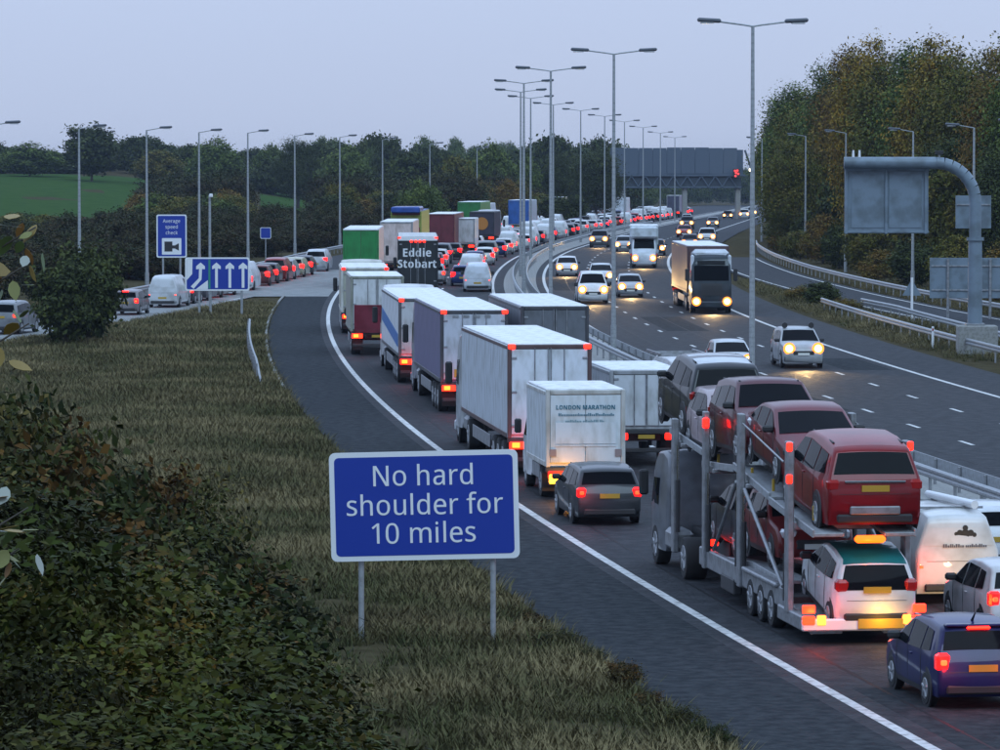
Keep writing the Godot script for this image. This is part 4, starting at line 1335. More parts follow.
	for row in [[33.0, 95.0], [40.0, 75.0], [48.0, 66.0], [57.0, 58.0], [66.0, 52.0], [76.0, 46.0], [88.0, 44.0]]:
		var px: float = -15.0 + rng.randf() * 20.0
		while px < 300.0:
			var line := 350.0 + px * 0.62 + maxf(0.0, px - 200.0) * 0.9
			var yt: float = line + (88.0 - row[0]) * 2.6 + rng.randfn() * 16.0
			var dk: float = row[0] + rng.randfn() * 2.0
			var xk := (px - 500.0) * dk / FOCAL
			var hk := top_height(xk, dk, yt)
			if hk > 0.5: bank.append([px, dk, minf(hk, 7.0 if px < 90.0 else 4.5), 1.7 + hk * 0.35 + rng.randf()])
			px += row[1] * (0.75 + 0.5 * rng.randf())
	for k in bank.size():
		var e: Array = bank[k]
		var x: float = (e[0] - 500.0) * e[1] / FOCAL
		var y := ground(x, e[1])
		var t := top("bank_shrub", "dark leafy shrub in the tangle covering the bank lower left", "shrub", Vector3(x, y - 0.1, -e[1]), rng.randf() * TAU, "shrubs on the foreground bank")
		var c := mi(t, "foliage", MC.shrubs[(k * 7 + k / 3) % 5], M.leaf)
		c.scale = Vector3(e[3] * 0.5, e[2] * 0.5, e[3] * 0.5)
		var tr := mi(t, "stem", MC.trunks[k % 3], M.bark)
		tr.scale = Vector3(1, 1, 1) * e[2] * 0.8
	var br := MultiMesh.new()
	br.transform_format = MultiMesh.TRANSFORM_3D
	br.use_colors = true
	br.mesh = MC.shrubs[0]
	var bs := []
	while bs.size() < 1700:
		var dd := 19.0 + 69.0 * pow(rng.randf(), 0.8)
		var x := lerpf(-0.125, 0.02, rng.randf()) * dd
		var lim := lerpf(0.5, 1.0, sm(30.0, 85.0, dd))
		if x - lx(dd) > -8.0 * lim - 3.0 * rng.randf(): continue
		if x > -0.052 * dd + rng.randfn() * 0.012 * dd: continue
		if dd > 55.0 and x > -0.045 * dd + rng.randfn() * 0.6: continue
		bs.append([x, dd])
	br.instance_count = bs.size()
	for k in bs.size():
		var s: Array = bs[k]
		var sc := 0.35 + 0.75 * rng.randf() * rng.randf()
		var tint: Color = [Color(1.2, 1.2, 1.0), Color(.75, .8, .7), Color(.9, 1.15, .9), Color(2.2, 1.35, .8), Color(1.7, 1.75, 1.5), Color(.5, .52, .5)][rng.randi() % 6]
		br.set_instance_color(k, tint)
		br.set_instance_transform(k, Transform3D(Basis(Vector3.UP, rng.randf() * TAU).scaled(Vector3(sc, sc * (0.45 + 0.7 * rng.randf() * rng.randf()), sc)), Vector3(s[0], ground(s[0], s[1]) - 0.12, -s[1])))
	var bo := MultiMeshInstance3D.new()
	bo.name = "bank_undergrowth"
	bo.multimesh = br
	bo.material_override = M.leaf
	add_child(bo, true)
	bo.set_meta("kind", "stuff")
	tag(bo, "dark tangled undergrowth covering the bank at lower left", "undergrowth")
	# weeds at the shoulder edge
	for e in [[624, 77.6, .75, .9, 1], [585, 81.6, .5, 1.0, 0], [684, 72.6, .55, .9, 0], [702, 71.0, .5, .8, 2], [648, 75.2, .45, .9, 1], [556, 84.6, .5, 1.2, 0], [722, 69.8, .6, 0.8, 2], [533, 88.0, .45, 1.0, 1]]:
		var x: float = (e[0] - 500.0) * e[1] / FOCAL
		var t := top("roadside_weed", "low leafy weed growing over the hard shoulder edge", "weed", Vector3(x, ground(x, e[1]) - 0.03, -e[1]), rng.randf() * TAU, "weeds along the shoulder edge")
		var c := mi(t, "foliage", MC.shrubs[e[4]], M.leaf)
		c.scale = Vector3(e[3] * 0.5, e[2] * 0.5, e[3] * 0.5)
	for e in [[822, 272.0, 1.7, 2.6], [800, 281.0, 1.1, 2.2], [845, 262.0, 1.0, 2.4]]:
		var x: float = (e[0] - 500.0) * e[1] / FOCAL
		var t := top("nose_shrub", "brown shrub on the nose between oncoming road and exit slip", "shrub", Vector3(x, ground(x, e[1]) - 0.1, -e[1]), rng.randf() * TAU, "shrubs on the exit nose")
		var c := mi(t, "foliage", MC.crowns["brown" if e[2] < 1.5 else "dark"][0], M.leaf)
		c.scale = Vector3(e[3] * 0.5, e[2] * 0.5, e[3] * 0.5)
	sapling()
	grass()

func sapling() -> void:
	# young tree just outside the picture whose yellowing leaves hang into it
	var d := 21.0
	var x0 := -2.95
	var y0 := ground(x0, d)
	var t := top("sapling", "sapling with yellowing leaves reaching in at the picture's left edge", "sapling", Vector3(x0, y0, -d))
	var st := stn()
	var h := 9.9 - y0
	cyl(st, Vector3(0, -0.3, 0), Vector3(0.06, h * 0.6, 0), 0.035, 0.02, 7)
	cyl(st, Vector3(0.06, h * 0.6, 0), Vector3(0.12, h, 0.02), 0.02, 0.008, 6)
	var tips := []
	for e in [[0.55, 0.62, 9.45], [0.52, 0.50, 9.15], [0.60, 0.7, 9.62], [0.40, 0.42, 8.05], [0.5, 0.45, 8.25]]:
		var b := Vector3(0.08, (e[2] - 0.35) - y0, 0)
		var tip := Vector3(0.42 + e[0] * 0.45, e[2] - y0, 0.05)
		cyl(st, b, tip, 0.010, 0.004, 5)
		tips.append([b, tip])
	mi(t, "stem", done(st), M.bark)
	var lf := PackedVector2Array([Vector2(0, 0), Vector2(.016, .012), Vector2(.024, .034), Vector2(.018, .058), Vector2(0, .082), Vector2(-.018, .058), Vector2(-.024, .034), Vector2(-.016, .012)])
	var m := poly_mesh(lf, 0.0, 0.001)
	var cols := [mat(.22, .15, .03, .6), mat(.16, .16, .04, .6), mat(.07, .11, .03, .6), mat(.26, .28, .24, .5), mat(.24, .12, .03, .6)]
	for c in cols:
		c.backlight_enabled = true
		c.backlight = Color(0.25, 0.22, 0.06)
	var r := RandomNumberGenerator.new()
	r.seed = 5
	for k in 74:
		var e: Array = tips[k % tips.size()]
		var p: Vector3 = e[0].lerp(e[1], 0.45 + 0.55 * r.randf()) + Vector3(r.randfn() * 0.05, r.randfn() * 0.09, r.randfn() * 0.05)
		var lv := mi(t, "leaf", m, cols[r.randi() % 5], p, Vector3(PI * 0.75 + r.randfn() * 0.7, r.randf() * TAU, r.randfn() * 0.6))
		lv.scale = Vector3.ONE * (0.9 + 0.9 * r.randf())

func grass() -> void:
	var r := RandomNumberGenerator.new()
	r.seed = 9
	var st := stn()
	for k in 20:
		var a := r.randf() * TAU
		var b := Vector3(cos(a), 0, sin(a))
		var p := b * 0.10 * r.randf()
		var s := b.cross(Vector3.UP) * 0.007
		var hgt := 0.07 + 0.20 * r.randf()
		var q := p + b * hgt * (0.2 + 0.5 * r.randf()) + Vector3(0, hgt, 0)
		var mm1 := p.lerp(q, 0.5) + Vector3(0, hgt * 0.12, 0)
		tri(st, p - s, p + s, mm1, b + Vector3.UP)
		tri(st, mm1 - s * 0.7, mm1 + s * 0.7, q, b + Vector3.UP)
	var mesh := done(st)
	var gm := mat(1, 1, 1, 0.9)
	gm.albedo_color = Color.WHITE
	gm.vertex_color_use_as_albedo = true
	gm.metallic_specular = 0.1
	gm.backlight_enabled = true
	gm.backlight = Color(0.1, 0.1, 0.05)
	var patch := FastNoiseLite.new()
	patch.seed = 4
	patch.frequency = 0.16
	patch.fractal_octaves = 4
	var spots := []
	var tries := 0
	while spots.size() < 96000 and tries < 900000:
		tries += 1
		var d := 34.0 + 238.0 * pow(r.randf(), 1.25)
		if spots.size() > 90000: d = 200.0 + 120.0 * r.randf()
		var off := -3.5 - 24.0 * pow(r.randf(), 1.1)
		if spots.size() > 90000: off = 28.8 + 18.0 * r.randf()
		var x := lx(d) + off
		if absf(x) > d * 0.122: continue
		if off < 0 and d > 150.0 and absf(off - slip(d) + 0.6) < 3.6: continue
		if off < 0 and d > 150.0 and off < slip(d) - 9.0: continue
		if off > 0 and absf(off - exit_in(d) - 2.2) < 3.0: continue
		var n := patch.get_noise_2d(x, d)
		if r.randf() < 0.3 - n * 1.6: continue
		spots.append([x, d, n])
	var mm := MultiMesh.new()
	mm.transform_format = MultiMesh.TRANSFORM_3D
	mm.use_colors = true
	mm.mesh = mesh
	mm.instance_count = spots.size()
	var straw := Color(.205, .165, .085)
	var dull := Color(.112, .096, .048)
	var green := Color(.060, .070, .028)
	for k in spots.size():
		var s: Array = spots[k]
		var sc := 0.7 + r.randf() * 1.1
		mm.set_instance_transform(k, Transform3D(Basis(Vector3.UP, r.randf() * TAU).scaled(Vector3(sc * 1.5, sc, sc * 1.5)), Vector3(s[0], ground(s[0], s[1]) - 0.02, -s[1])))
		var c := dull.lerp(straw if s[2] > 0.0 else green, clampf(absf(s[2]) * 1.8 + r.randfn() * 0.2, 0.0, 1.0))
		mm.set_instance_color(k, c * (0.75 + 0.5 * r.randf()))
	var o := MultiMeshInstance3D.new()
	o.name = "verge_grass"
	o.multimesh = mm
	o.material_override = gm
	add_child(o, true)
	o.set_meta("kind", "stuff")
	tag(o, "dry brown tussocky grass on the verges and merge nose", "grass")

func build_fields() -> void:
	for e in [["field", -64.0, -215.0, 545.0, 840.0], ["small_field", -31.0, -48.0, 765.0, 862.0]]:
		var st := stn()
		st.set_smooth_group(0)
		for i in 16:
			for j in 14:
				var q := []
				for k in [[0, 0], [1, 0], [1, 1], [0, 1]]:
					var d: float = lerpf(e[3], e[4], (i + k[0]) / 16.0)
					var x: float = lerpf(e[1], e[2], (j + k[1]) / 14.0) * d / e[4]
					q.append(Vector3(x, ground(x, d) + 0.12, -d))
				quad(st, q[0], q[1], q[2], q[3], Vector3.UP)
		struct(e[0], done(st), M.field)
	var hx := (74.0 - 500.0) * 540.0 / FOCAL
	var t := top("house", "low house with dark red roof below the green field", "house", Vector3(hx, ground(hx, 540.0) - 1.6, -540.0), 0.5)
	mi(t, "wall", box_mesh(Vector3(0, 1.3, 0), Vector3(6.0, 3.2, 5.0)), mat(.16, .10, .08))
	var st := stn()
	for s in [-1.0, 1.0]:
		quad(st, Vector3(-3.3, 2.8, s * 2.9), Vector3(3.3, 2.8, s * 2.9), Vector3(3.3, 4.9, 0), Vector3(-3.3, 4.9, 0), Vector3(0, 1, s))
		tri(st, Vector3(s * 3.1, 2.8, -2.7), Vector3(s * 3.1, 2.8, 2.7), Vector3(s * 3.1, 4.8, 0), Vector3(s, 0, 0))
	t.scale = Vector3(0.62, 0.62, 0.62)
	var rf := mi(t, "roof", done(st), mat(.11, .035, .03))
	mi(rf, "chimney", box_mesh(Vector3(2.2, 5.0, 0), Vector3(0.6, 1.2, 0.6)), mat(.14, .07, .05))
	for x in [-1.5, 1.5]:
		mi(t, "window", box_mesh(Vector3(x, 1.7, 2.52), Vector3(1.0, 1.0, 0.06)), M.glass)

# ------------------------------------------------------------------ traffic
func at_off(d: float, off: float) -> Vector3:
	return Vector3(lx(d) + off, zr(d), -d)

func grade(d: float) -> float:
	return (zr(d + 1.0) - zr(d - 1.0)) * 0.5

func fwd_car(label: String, kind: String, c: Color, d: float, off: float, lights := "tail", full := true, group := "") -> Node3D:
	# rear bumper at distance d
	var P := car_spec(kind)
	var th := heading(d + P.half)
	var p: Vector3 = at_off(d, off) + Vector3(-sin(th), 0, -cos(th)) * P.half
	p.y = zr(-p.z)
	var nm := "van" if kind in ["van", "bigvan"] else "car"
	return make_car(nm, label, nm, kind, c, p, th, lights, full, group, grade(d))

func back_car(label: String, kind: String, c: Color, d: float, off: float, full := true, group := "") -> Node3D:
	# front bumper at distance d, coming towards the camera
	var P := car_spec(kind)
	var th := heading(d + P.half)
	var p: Vector3 = at_off(d, off) + Vector3(-sin(th), 0, -cos(th)) * P.half
	p.y = zr(-p.z)
	var nm := "van" if kind in ["van", "bigvan"] else "car"
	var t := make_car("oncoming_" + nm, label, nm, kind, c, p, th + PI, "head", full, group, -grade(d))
	if d < 460.0: beam(t, Vector3(0, (P.hl[0] + P.hl[1]) * 0.5, -P.half - 0.35), 26.0, -0.02)
	return t

func fwd_lorry(label: String, o: Dictionary, d: float, off: float, group := "") -> Node3D:
	var ln: float = o.get("len", 13.6)
	return make_lorry("lorry", label, o, at_off(d, off), heading(d + ln * 0.5), group, grade(d + 5.0))

func traffic() -> void:
	rng.seed = 1234
	var white := Color(0.72, 0.73, 0.75)
	var silver := Color(0.36, 0.38, 0.41)
	# --- lane one from the camera outwards
	var t := fwd_car("dark blue hatchback braking with red lamps, cut by the picture's corner", "hatch", Color(0.016, 0.018, 0.085), 75.0, 2.1, "brake")
	mi(t, "roof_aerial", cyl_mesh(Vector3(0, 1.48, 1.2), Vector3(0, 1.66, 1.45), 0.03, 0.012, 6), M.black)
	mi(t, "rear_spoiler", box_mesh(Vector3(0, 1.45, 1.54), Vector3(1.15, 0.05, 0.22), 0.02), paint(Color(0.016, 0.018, 0.085)))
	red_light(t, Vector3(-0.7, 0.85, 2.35), 0.5)
	red_light(t, Vector3(0.7, 0.85, 2.35), 0.5)
	transporter()
	t = fwd_car("dark grey estate with one bright tail lamp between box van and transporter", "estate", Color(0.040, 0.043, 0.050), 112.0, 1.55, "tail")
	red_light(t, Vector3(-0.75, 0.95, 2.6), 0.4)
	t = fwd_lorry("white box van with blue lettering on its rear shutter", {"category": "van", "len": 4.3, "h": 3.12, "w": 2.25, "floor": 0.95, "side": Color(.55, .60, .63), "rear": Color(.60, .65, .68), "frame": Color(.5, .5, .48), "roof": white, "rigid": true, "markers": false, "cab": white, "tail": 1.2, "amber": false, "shutter": true}, 120.0, 2.05)
	for y in [1.9, 2.25]:
		mi(t, "shutter_panel", box_mesh(Vector3(0, y - 0.35, 0.05), Vector3(1.7, 0.6 if y > 2.0 else 0.05, 0.01)), panel(Color(.62, .67, .71)))
	put_text(t, "lettering", "LONDON MARATHON", 0.118, mat(.03, .14, .20), Vector3(0, 2.62, 0.045), Vector3.ZERO, true)
	small_print(t, 1.55, 0.085, mat(.10, .2, .26), Vector3(0, 2.42, 0.045), 3)
	small_print(t, 1.05, 0.075, mat(.2, .3, .34), Vector3(-0.05, 2.24, 0.045), 4)
	var am := glow(Color(1.0, 0.62, 0.12), 11.0)
	mi(t, "indicator_lamp", box_mesh(Vector3.ZERO, Vector3(0.34, 0.26, 0.08), 0.03), am, Vector3(-0.86, 0.62, 0.06))
	mi(t, "indicator_lamp", box_mesh(Vector3.ZERO, Vector3(0.30, 0.22, 0.08), 0.03), am, Vector3(-0.46, 0.62, 0.06))
	red_light(t, Vector3(-0.66, 0.6, 0.5), 1.0, Color(1.0, 0.65, 0.15))
	for s in [-1.0, 1.0]:
		mi(t, "reflector", box_mesh(Vector3(s * 0.92, 1.35, 0.06), Vector3(0.18, 0.2, 0.02)), mat(.25, .2, .2))
	t = fwd_lorry("large white box trailer with red corner lamps behind the white box van", {"h": 3.98, "side": Color(.50, .55, .60), "rear": Color(.66, .70, .76), "frame": Color(.10, .06, .06), "cab": Color(.5, .52, .55)}, 129.0, 2.2)
	red_light(t, Vector3(-0.95, 0.95, 0.5), 0.35)
	t = fwd_lorry("purple grey curtain trailer with white roof and dark rear frame", {"h": 3.85, "side": Color(.13, .12, .22), "rear": Color(.50, .53, .60), "frame": Color(.06, .06, .07), "cab": Color(.3, .3, .34)}, 160.0, 3.0)
	mi(t, "rear_window_panel", box_mesh(Vector3(-0.55, 1.5, 0.05), Vector3(0.4, 0.3, 0.02)), M.plate)
	for x in [-0.7, -0.3, 0.1, 0.5]:
		mi(t, "roof_vent", box_mesh(Vector3(x, 3.62, 0.05), Vector3(0.22, 0.10, 0.02)), M.steel)
	red_light(t, Vector3(-0.95, 0.95, 0.5), 0.35)
	t = fwd_lorry("white trailer with a slanting blue side stripe", {"h": 3.6, "side": Color(.62, .66, .70), "rear": Color(.50, .52, .54), "frame": Color(.10, .10, .11), "cab": Color(.6, .6, .62)}, 180.0, 2.75)
	mi(t, "blue_stripe", poly_mesh(PackedVector2Array([Vector2(0.2, 1.55), Vector2(0.2, 2.1), Vector2(13.0, 2.75), Vector2(13.0, 2.2)]), -1.300, -1.282), mat(.03, .14, .38, .5), Vector3.ZERO, Vector3(0, PI * 0.5, 0))
	mi(t, "rear_notice", box_mesh(Vector3(0.1, 1.75, 0.05), Vector3(0.5, 0.6, 0.01)), M.plate)
	red_light(t, Vector3(-0.95, 0.95, 0.5), 0.35)
	t = fwd_lorry("lorry with white upper panel and dark maroon lower rear body", {"h": 3.8, "len": 7.5, "side": Color(.30, .31, .27), "rear": Color(.58, .60, .62), "frame": Color(.25, .26, .22), "cab": Color(.16, .03, .04), "rigid": true, "markers": false, "tail": 8.0}, 205.0, 1.75)
	mi(t, "maroon_tailboard", box_mesh(Vector3(0, 1.75, 0.07), Vector3(2.2, 1.35, 0.06), 0.02), paint(Color(.17, .025, .04)))
	t = fwd_lorry("cream lorry with white roof and two amber roof corner lamps", {"h": 3.55, "len": 9.0, "side": Color(.42, .42, .34), "rear": Color(.36, .37, .30), "frame": Color(.55, .55, .52), "roof": white, "cab": Color(.5, .5, .45), "marker": 3.0}, 229.0, 1.85)
	t = fwd_lorry("bright green trailer with white top edge in the nearside lane", {"h": 4.2, "side": Color(.62, .50, .50), "rear": Color(.012, .20, .045), "frame": Color(.015, .20, .05), "roof": white, "markers": false, "cab": Color(.1, .4, .1), "full": false}, 305.0, 1.35)
	mi(t, "top_trim", box_mesh(Vector3(0, 4.16, 0.03), Vector3(2.5, 0.12, 0.08), 0.02), M.signwhite)
	fwd_lorry("pale pinkish trailer just ahead of the bright green trailer", {"h": 4.3, "side": Color(.60, .48, .46), "rear": Color(.60, .50, .48), "roof": white, "markers": false, "full": false}, 330.0, 3.2)
	t = fwd_lorry("lime green framed lorry with dark red rear and blue top", {"h": 4.75, "side": Color(.30, .36, .06), "rear": Color(.16, .035, .035), "frame": Color(.28, .36, .07), "roof": Color(.03, .08, .30), "markers": false, "full": false}, 356.0, 2.9)
	mi(t, "lime_rear_panel", box_mesh(Vector3(0, 3.9, 0.06), Vector3(2.5, 1.0, 0.06), 0.02), paint(Color(.28, .34, .07)))
	mi(t, "blue_top", box_mesh(Vector3(0, 4.85, -2.0), Vector3(2.4, 0.5, 6.0), 0.1), paint(Color(.03, .08, .32)))
	fwd_lorry("dark maroon lorry beside the lime framed lorry", {"h": 4.0, "side": Color(.14, .02, .03), "rear": Color(.14, .02, .03), "frame": Color(.12, .02, .03), "markers": false, "full": false}, 392.0, 3.9)
	fwd_lorry("small white box lorry right of the dark maroon lorry", {"h": 3.5, "len": 6.0, "rigid": true, "side": white, "rear": Color(.6, .6, .62), "markers": false, "full": false}, 398.0, 5.4)
	fwd_lorry("green curtain trailer with pale green side in mid distance", {"h": 4.3, "side": Color(.14, .30, .07), "rear": Color(.02, .17, .04), "frame": Color(.03, .17, .05), "markers": false, "full": false}, 478.0, -0.2)
	t = fwd_lorry("black lorry with a round orange rear panel in mid distance", {"h": 3.6, "len": 8.0, "side": Color(.03, .03, .05), "rear": Color(.03, .03, .05), "frame": Color(.03, .03, .04), "roof": Color(.05, .05, .06), "markers": false, "full": false}, 440.0, 4.4)
	mi(t, "orange_disc", cyl_mesh(Vector3(0, 2.4, 0.02), Vector3(0, 2.4, 0.09), 0.65, 0.65, 18), mat(.42, .17, .03))
	fwd_lorry("pale blue white lorry left of the blue trailer in mid distance", {"h": 3.9, "side": white, "rear": Color(.55, .62, .68), "markers": false, "full": false}, 508.0, -2.0)
	fwd_lorry("royal blue trailer with white top in mid distance", {"h": 4.2, "side": Color(.5, .55, .6), "rear": Color(.02, .10, .36), "frame": Color(.02, .10, .36), "markers": false, "full": false}, 528.0, 1.6)
	fwd_lorry("blue and cream lorry far along the nearside lane", {"h": 4.3, "side": Color(.55, .42, .28), "rear": Color(.03, .08, .25), "frame": Color(.03, .08, .22), "markers": false, "full": false}, 645.0, -1.9)
	fwd_lorry("dark grey lorry far ahead left of the bridge", {"h": 4.2, "side": Color(.08, .09, .11), "rear": Color(.07, .08, .10), "frame": Color(.07, .08, .1), "markers": false, "full": false}, 735.0, -1.5)
	fwd_lorry("purple grey lorry passing under the bridge", {"h": 4.3, "side": Color(.30, .24, .32), "rear": Color(.06, .06, .10), "markers": false, "full": false}, 840.0, 8.6)
	fwd_lorry("white lorry just before the bridge piers", {"h": 4.0, "side": white, "rear": Color(.6, .65, .72), "markers": false, "full": false}, 770.0, 1.6)
	# --- lane two and three
	t = fwd_lorry("grey sided trailer with broad white roof in the middle lane", {"h": 4.0, "side": Color(.20, .21, .23), "rear": Color(.13, .14, .16), "frame": Color(.06, .06, .07), "roof": white, "markers": false, "cab": Color(.4, .4, .42)}, 160.0, 6.0)
	t = fwd_lorry("black lorry with white lettering and a row of red roof lamps", {"h": 4.35, "side": Color(.02, .03, .03), "rear": Color(.012, .016, .018), "frame": Color(.012, .016, .018), "roof": Color(.5, .5, .5), "cab": Color(.02, .1, .05), "marker": 6.0}, 270.0, 5.5)
	put_text(t, "lettering", "Eddie", 0.5, M.signwhite, Vector3(-0.05, 3.35, 0.05), Vector3.ZERO, true)
	put_text(t, "lettering", "Stobart", 0.5, M.signwhite, Vector3(-0.05, 2.65, 0.05), Vector3.ZERO, true)
	mi(t, "white_header", box_mesh(Vector3(0, 4.22, 0.06), Vector3(2.45, 0.22, 0.04), 0.01), M.signwhite)
	for x in [-0.4, -0.13, 0.13, 0.4]:
		mi(t, "roof_lamp", box_mesh(Vector3(x, 4.08, 0.07), Vector3(0.17, 0.14, 0.06), 0.03), glow(Color(1.0, 0.12, 0.05), 6.0))
	fwd_car("white van whose roof shows below the black lettered lorry", "van", white, 247.0, 5.3)
	t = fwd_car("white van with its logo lit warm by the car behind it", "van", Color(.66, .66, .66), 92.6, 6.05, "tail")
	small_print(t, 0.95, 0.075, mat(.12, .12, .14), Vector3(0.12, 1.27, 2.525), 5)
	for e in [[0, 0, .10], [-.12, .02, .07], [.12, .02, .07], [0, .13, .06], [0, -.12, .06], [.20, -.02, .05], [-.2, .0, .045]]:
		mi(t, "logo_dot", cyl_mesh(Vector3.ZERO, Vector3(0, 0, 0.012), 1.0 * e[2], 1.0 * e[2], 12), M.signblack, Vector3(0.15 + e[0], 1.52 + e[1], 2.475))
	mi(t, "roof_tube", cyl_mesh(Vector3(0.45, 2.12, 2.1), Vector3(0.1, 2.12, -0.8), 0.09, 0.09, 10), M.signwhite)
	for z in [1.6, -0.4]:
		mi(t, "roof_bar", box_mesh(Vector3(0, 2.02, z), Vector3(1.5, 0.05, 0.06)), M.steel)
	red_light(t, Vector3(-0.9, 0.8, 2.85), 0.35)
	t = fwd_car("white hatchback following the white logo van, cut by picture edge", "hatch", Color(.62, .63, .65), 85.6, 5.75, "tail")
	for s in [-0.55, 0.55]: beam(t, Vector3(s, 0.70, -2.3), 3.0, -0.06)
	fwd_car("white estate ahead of the logo van with dark rear window", "estate", Color(.6, .62, .65), 99.5, 8.7)
	t = fwd_car("tall white panel van with roof rack seen over the transporter", "bigvan", white, 146.0, 8.9)
	for z in [2.0, 0.6, -0.8]:
		mi(t, "roof_bar", box_mesh(Vector3(0, 2.78, z), Vector3(1.7, 0.06, 0.08)), M.steel)
	for s in [-0.8, 0.8]:
		mi(t, "rack_rail", box_mesh(Vector3(s, 2.84, 0.6), Vector3(0.06, 0.06, 3.4)), M.steel)
	fwd_lorry("white tipper lorry half hidden behind the white box van", {"h": 3.0, "len": 5.5, "rigid": true, "w": 2.3, "side": Color(.5, .52, .55), "rear": Color(.55, .57, .6), "markers": false, "tail": 2.0}, 133.0, 5.7)
	fwd_car("white van in the outer lane with dark lower doors", "van", Color(.6, .64, .70), 297.0, 9.6)
	fwd_car("pale car behind the white van in the outer lane", "estate", silver, 312.0, 6.4, "brake")
	# --- queue further on
	var pal := [Color(.62, .63, .65), Color(.36, .38, .41), Color(.03, .03, .035), Color(.10, .11, .12), Color(.02, .035, .12), Color(.22, .02, .02), Color(.5, .52, .54), Color(.05, .06, .08)]
	var ks := ["hatch", "suv", "estate", "hatch", "saloon", "van"]
	var skip := {0: [[300, 372]], 1: [[300, 375], [470, 498], [505, 548], [640, 665], [730, 756], [766, 788]], 2: [[390, 410], [436, 452]], 3: [[835, 858]]}
	var offs := [-2.0, 1.75, 5.3, 8.9]
	for lane in 4:
		var d: float = [560.0, 400.0, 322.0, 308.0][lane] + rng.randf() * 4.0
		while d < 930.0:
			var ok := true
			for s in skip[lane]:
				if d + 5.0 > s[0] and d < s[1]: ok = false
			if lane == 0:
				for s in [[636, 662], [726, 752], [500, 530]]:
					if d + 5.0 > s[0] and d < s[1]: ok = false
			if ok:
				var kd: String = ks[rng.randi() % ks.size()]
				var c: Color = pal[rng.randi() % pal.size()]
				var lab := "queuing car with red tail lamps among the distant traffic heading to the bridge"
				var br := "brake" if rng.randf() < 0.35 else "tail"
				if kd == "van":
					lab = "white van queuing among the distant traffic heading to the bridge"
					c = Color(.62, .64, .67)
				fwd_car(lab, kd, c, d, offs[lane] + rng.randfn() * 0.18, br, false, "queue on the left carriageway")
			d += 8.0 + rng.randf() * 4.5 + d * 0.004
	# --- slip road queue
	var sq := [[228.0, "suv", Color(.20, .21, .23), "tail", "silver car at the left edge seen through the leaves"], [242.0, "suv", Color(.02, .02, .025), "tail", "dark car hidden behind the thorn tree with two red lamps"], [255.0, "hatch", Color(.22, .20, .21), "brake", "car with bright red lamps behind the white slip road van"], [267.0, "van", Color(.55, .57, .60), "tail", "white panel van on the slip road left of lane arrows sign"], [279.0, "estate", Color(.08, .08, .1), "tail", "dark car behind the lane arrows sign posts"], [273.7, "hatch", Color(.05, .05, .06), "brake", "dark hatchback directly ahead of the white slip road van"], [284.9, "hatch", Color(.18, .19, .2), "brake", "grey hatchback ahead of dark car at the lane arrows sign"], [315.0, "hatch", Color(.06, .06, .07), "brake", "dark hatchback between the two red cars in slip queue"], [325.6, "hatch", Color(.3, .3, .32), "brake", "grey hatchback between the red and beige cars in slip queue"], [337.0, "hatch", Color(.04, .045, .06), "brake", "dark hatchback second from the head of slip queue"], [290.0, "suv", Color(.25, .26, .28), "brake", "silver car just right of the lane arrows sign"], [300.0, "van", Color(.62, .65, .7), "tail", "white van in the slip queue near the merge"], [310.0, "hatch", Color(.12, .03, .03), "brake", "dark red car in the slip queue near the merge"], [320.0, "suv", Color(.25, .03, .03), "brake", "red car braking where the slip road merges"], [331.0, "estate", Color(.4, .40, .30), "brake", "beige car braking where the slip road merges"], [347.0, "suv", Color(.5, .52, .56), "tail", "silver car with dark rear window at head of slip queue"]]
	for e in sq:
		var P := car_spec(e[1])
		var d: float = e[0] + P.half
		var o0 := slip(e[0])
		var slope: float = (lx(e[0] + P.len) + slip(e[0] + P.len) - lx(e[0]) - o0) / P.len
		var nm := "van" if e[1] in ["van", "bigvan"] else "car"
		var x := lx(d) + slip(d)
		make_car(nm, e[4], nm, e[1], e[2], Vector3(x, zr(d), -d), atan2(-slope, 1.0), e[3], e[0] < 275.0, "slip road queue", grade(d))
	# --- oncoming
	t = back_car("white off-roader with dazzling headlamps beside the nearest lamp post", "suv", Color(.40, .41, .43), 193.0, 20.4)
	for s in [-0.6, 0.6]: mi(t, "roof_lamp", cyl_mesh(Vector3(s, 1.86, -0.3), Vector3(s, 1.86, -0.42), 0.13, 0.13, 12), M.black)
	back_car("silver car with one headlamp showing above the transporter", "hatch", Color(.5, .52, .55), 186.0, 16.4)
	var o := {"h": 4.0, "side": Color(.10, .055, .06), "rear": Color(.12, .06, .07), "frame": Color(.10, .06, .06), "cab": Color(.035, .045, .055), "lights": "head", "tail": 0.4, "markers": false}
	var dl := 258.0
	var tl := 13.6 + 0.55 + 2.4
	var th := heading(dl + 8.0)
	var pl := at_off(dl, 23.0) + Vector3(-sin(th), 0, -cos(th)) * tl
	pl.y = zr(-pl.z)
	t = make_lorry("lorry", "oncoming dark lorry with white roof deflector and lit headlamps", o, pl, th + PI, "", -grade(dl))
	mi(t, "roof_deflector", box_mesh(Vector3(0, 3.55, -tl + 1.35), Vector3(2.2, 0.55, 1.0), 0.2), paint(Color(.62, .66, .72)))
	for s in [-1.0, 1.0]: mi(t, "corner_deflector", box_mesh(Vector3(s * 1.12, 3.0, -tl + 0.75), Vector3(0.2, 1.0, 0.5), 0.08), paint(Color(.62, .66, .72)))
	beam(t, Vector3(0, 0.72, -tl - 0.5), 30.0, -0.02)
	back_car("oncoming white van with bright headlamps in the lane by the median", "van", white, 274.0, 16.7)
	back_car("small silver oncoming car right of the white van", "hatch", silver, 286.0, 19.7)
	back_car("oncoming pale car following the small silver car", "estate", Color(.5, .52, .55), 312.0, 18.6)
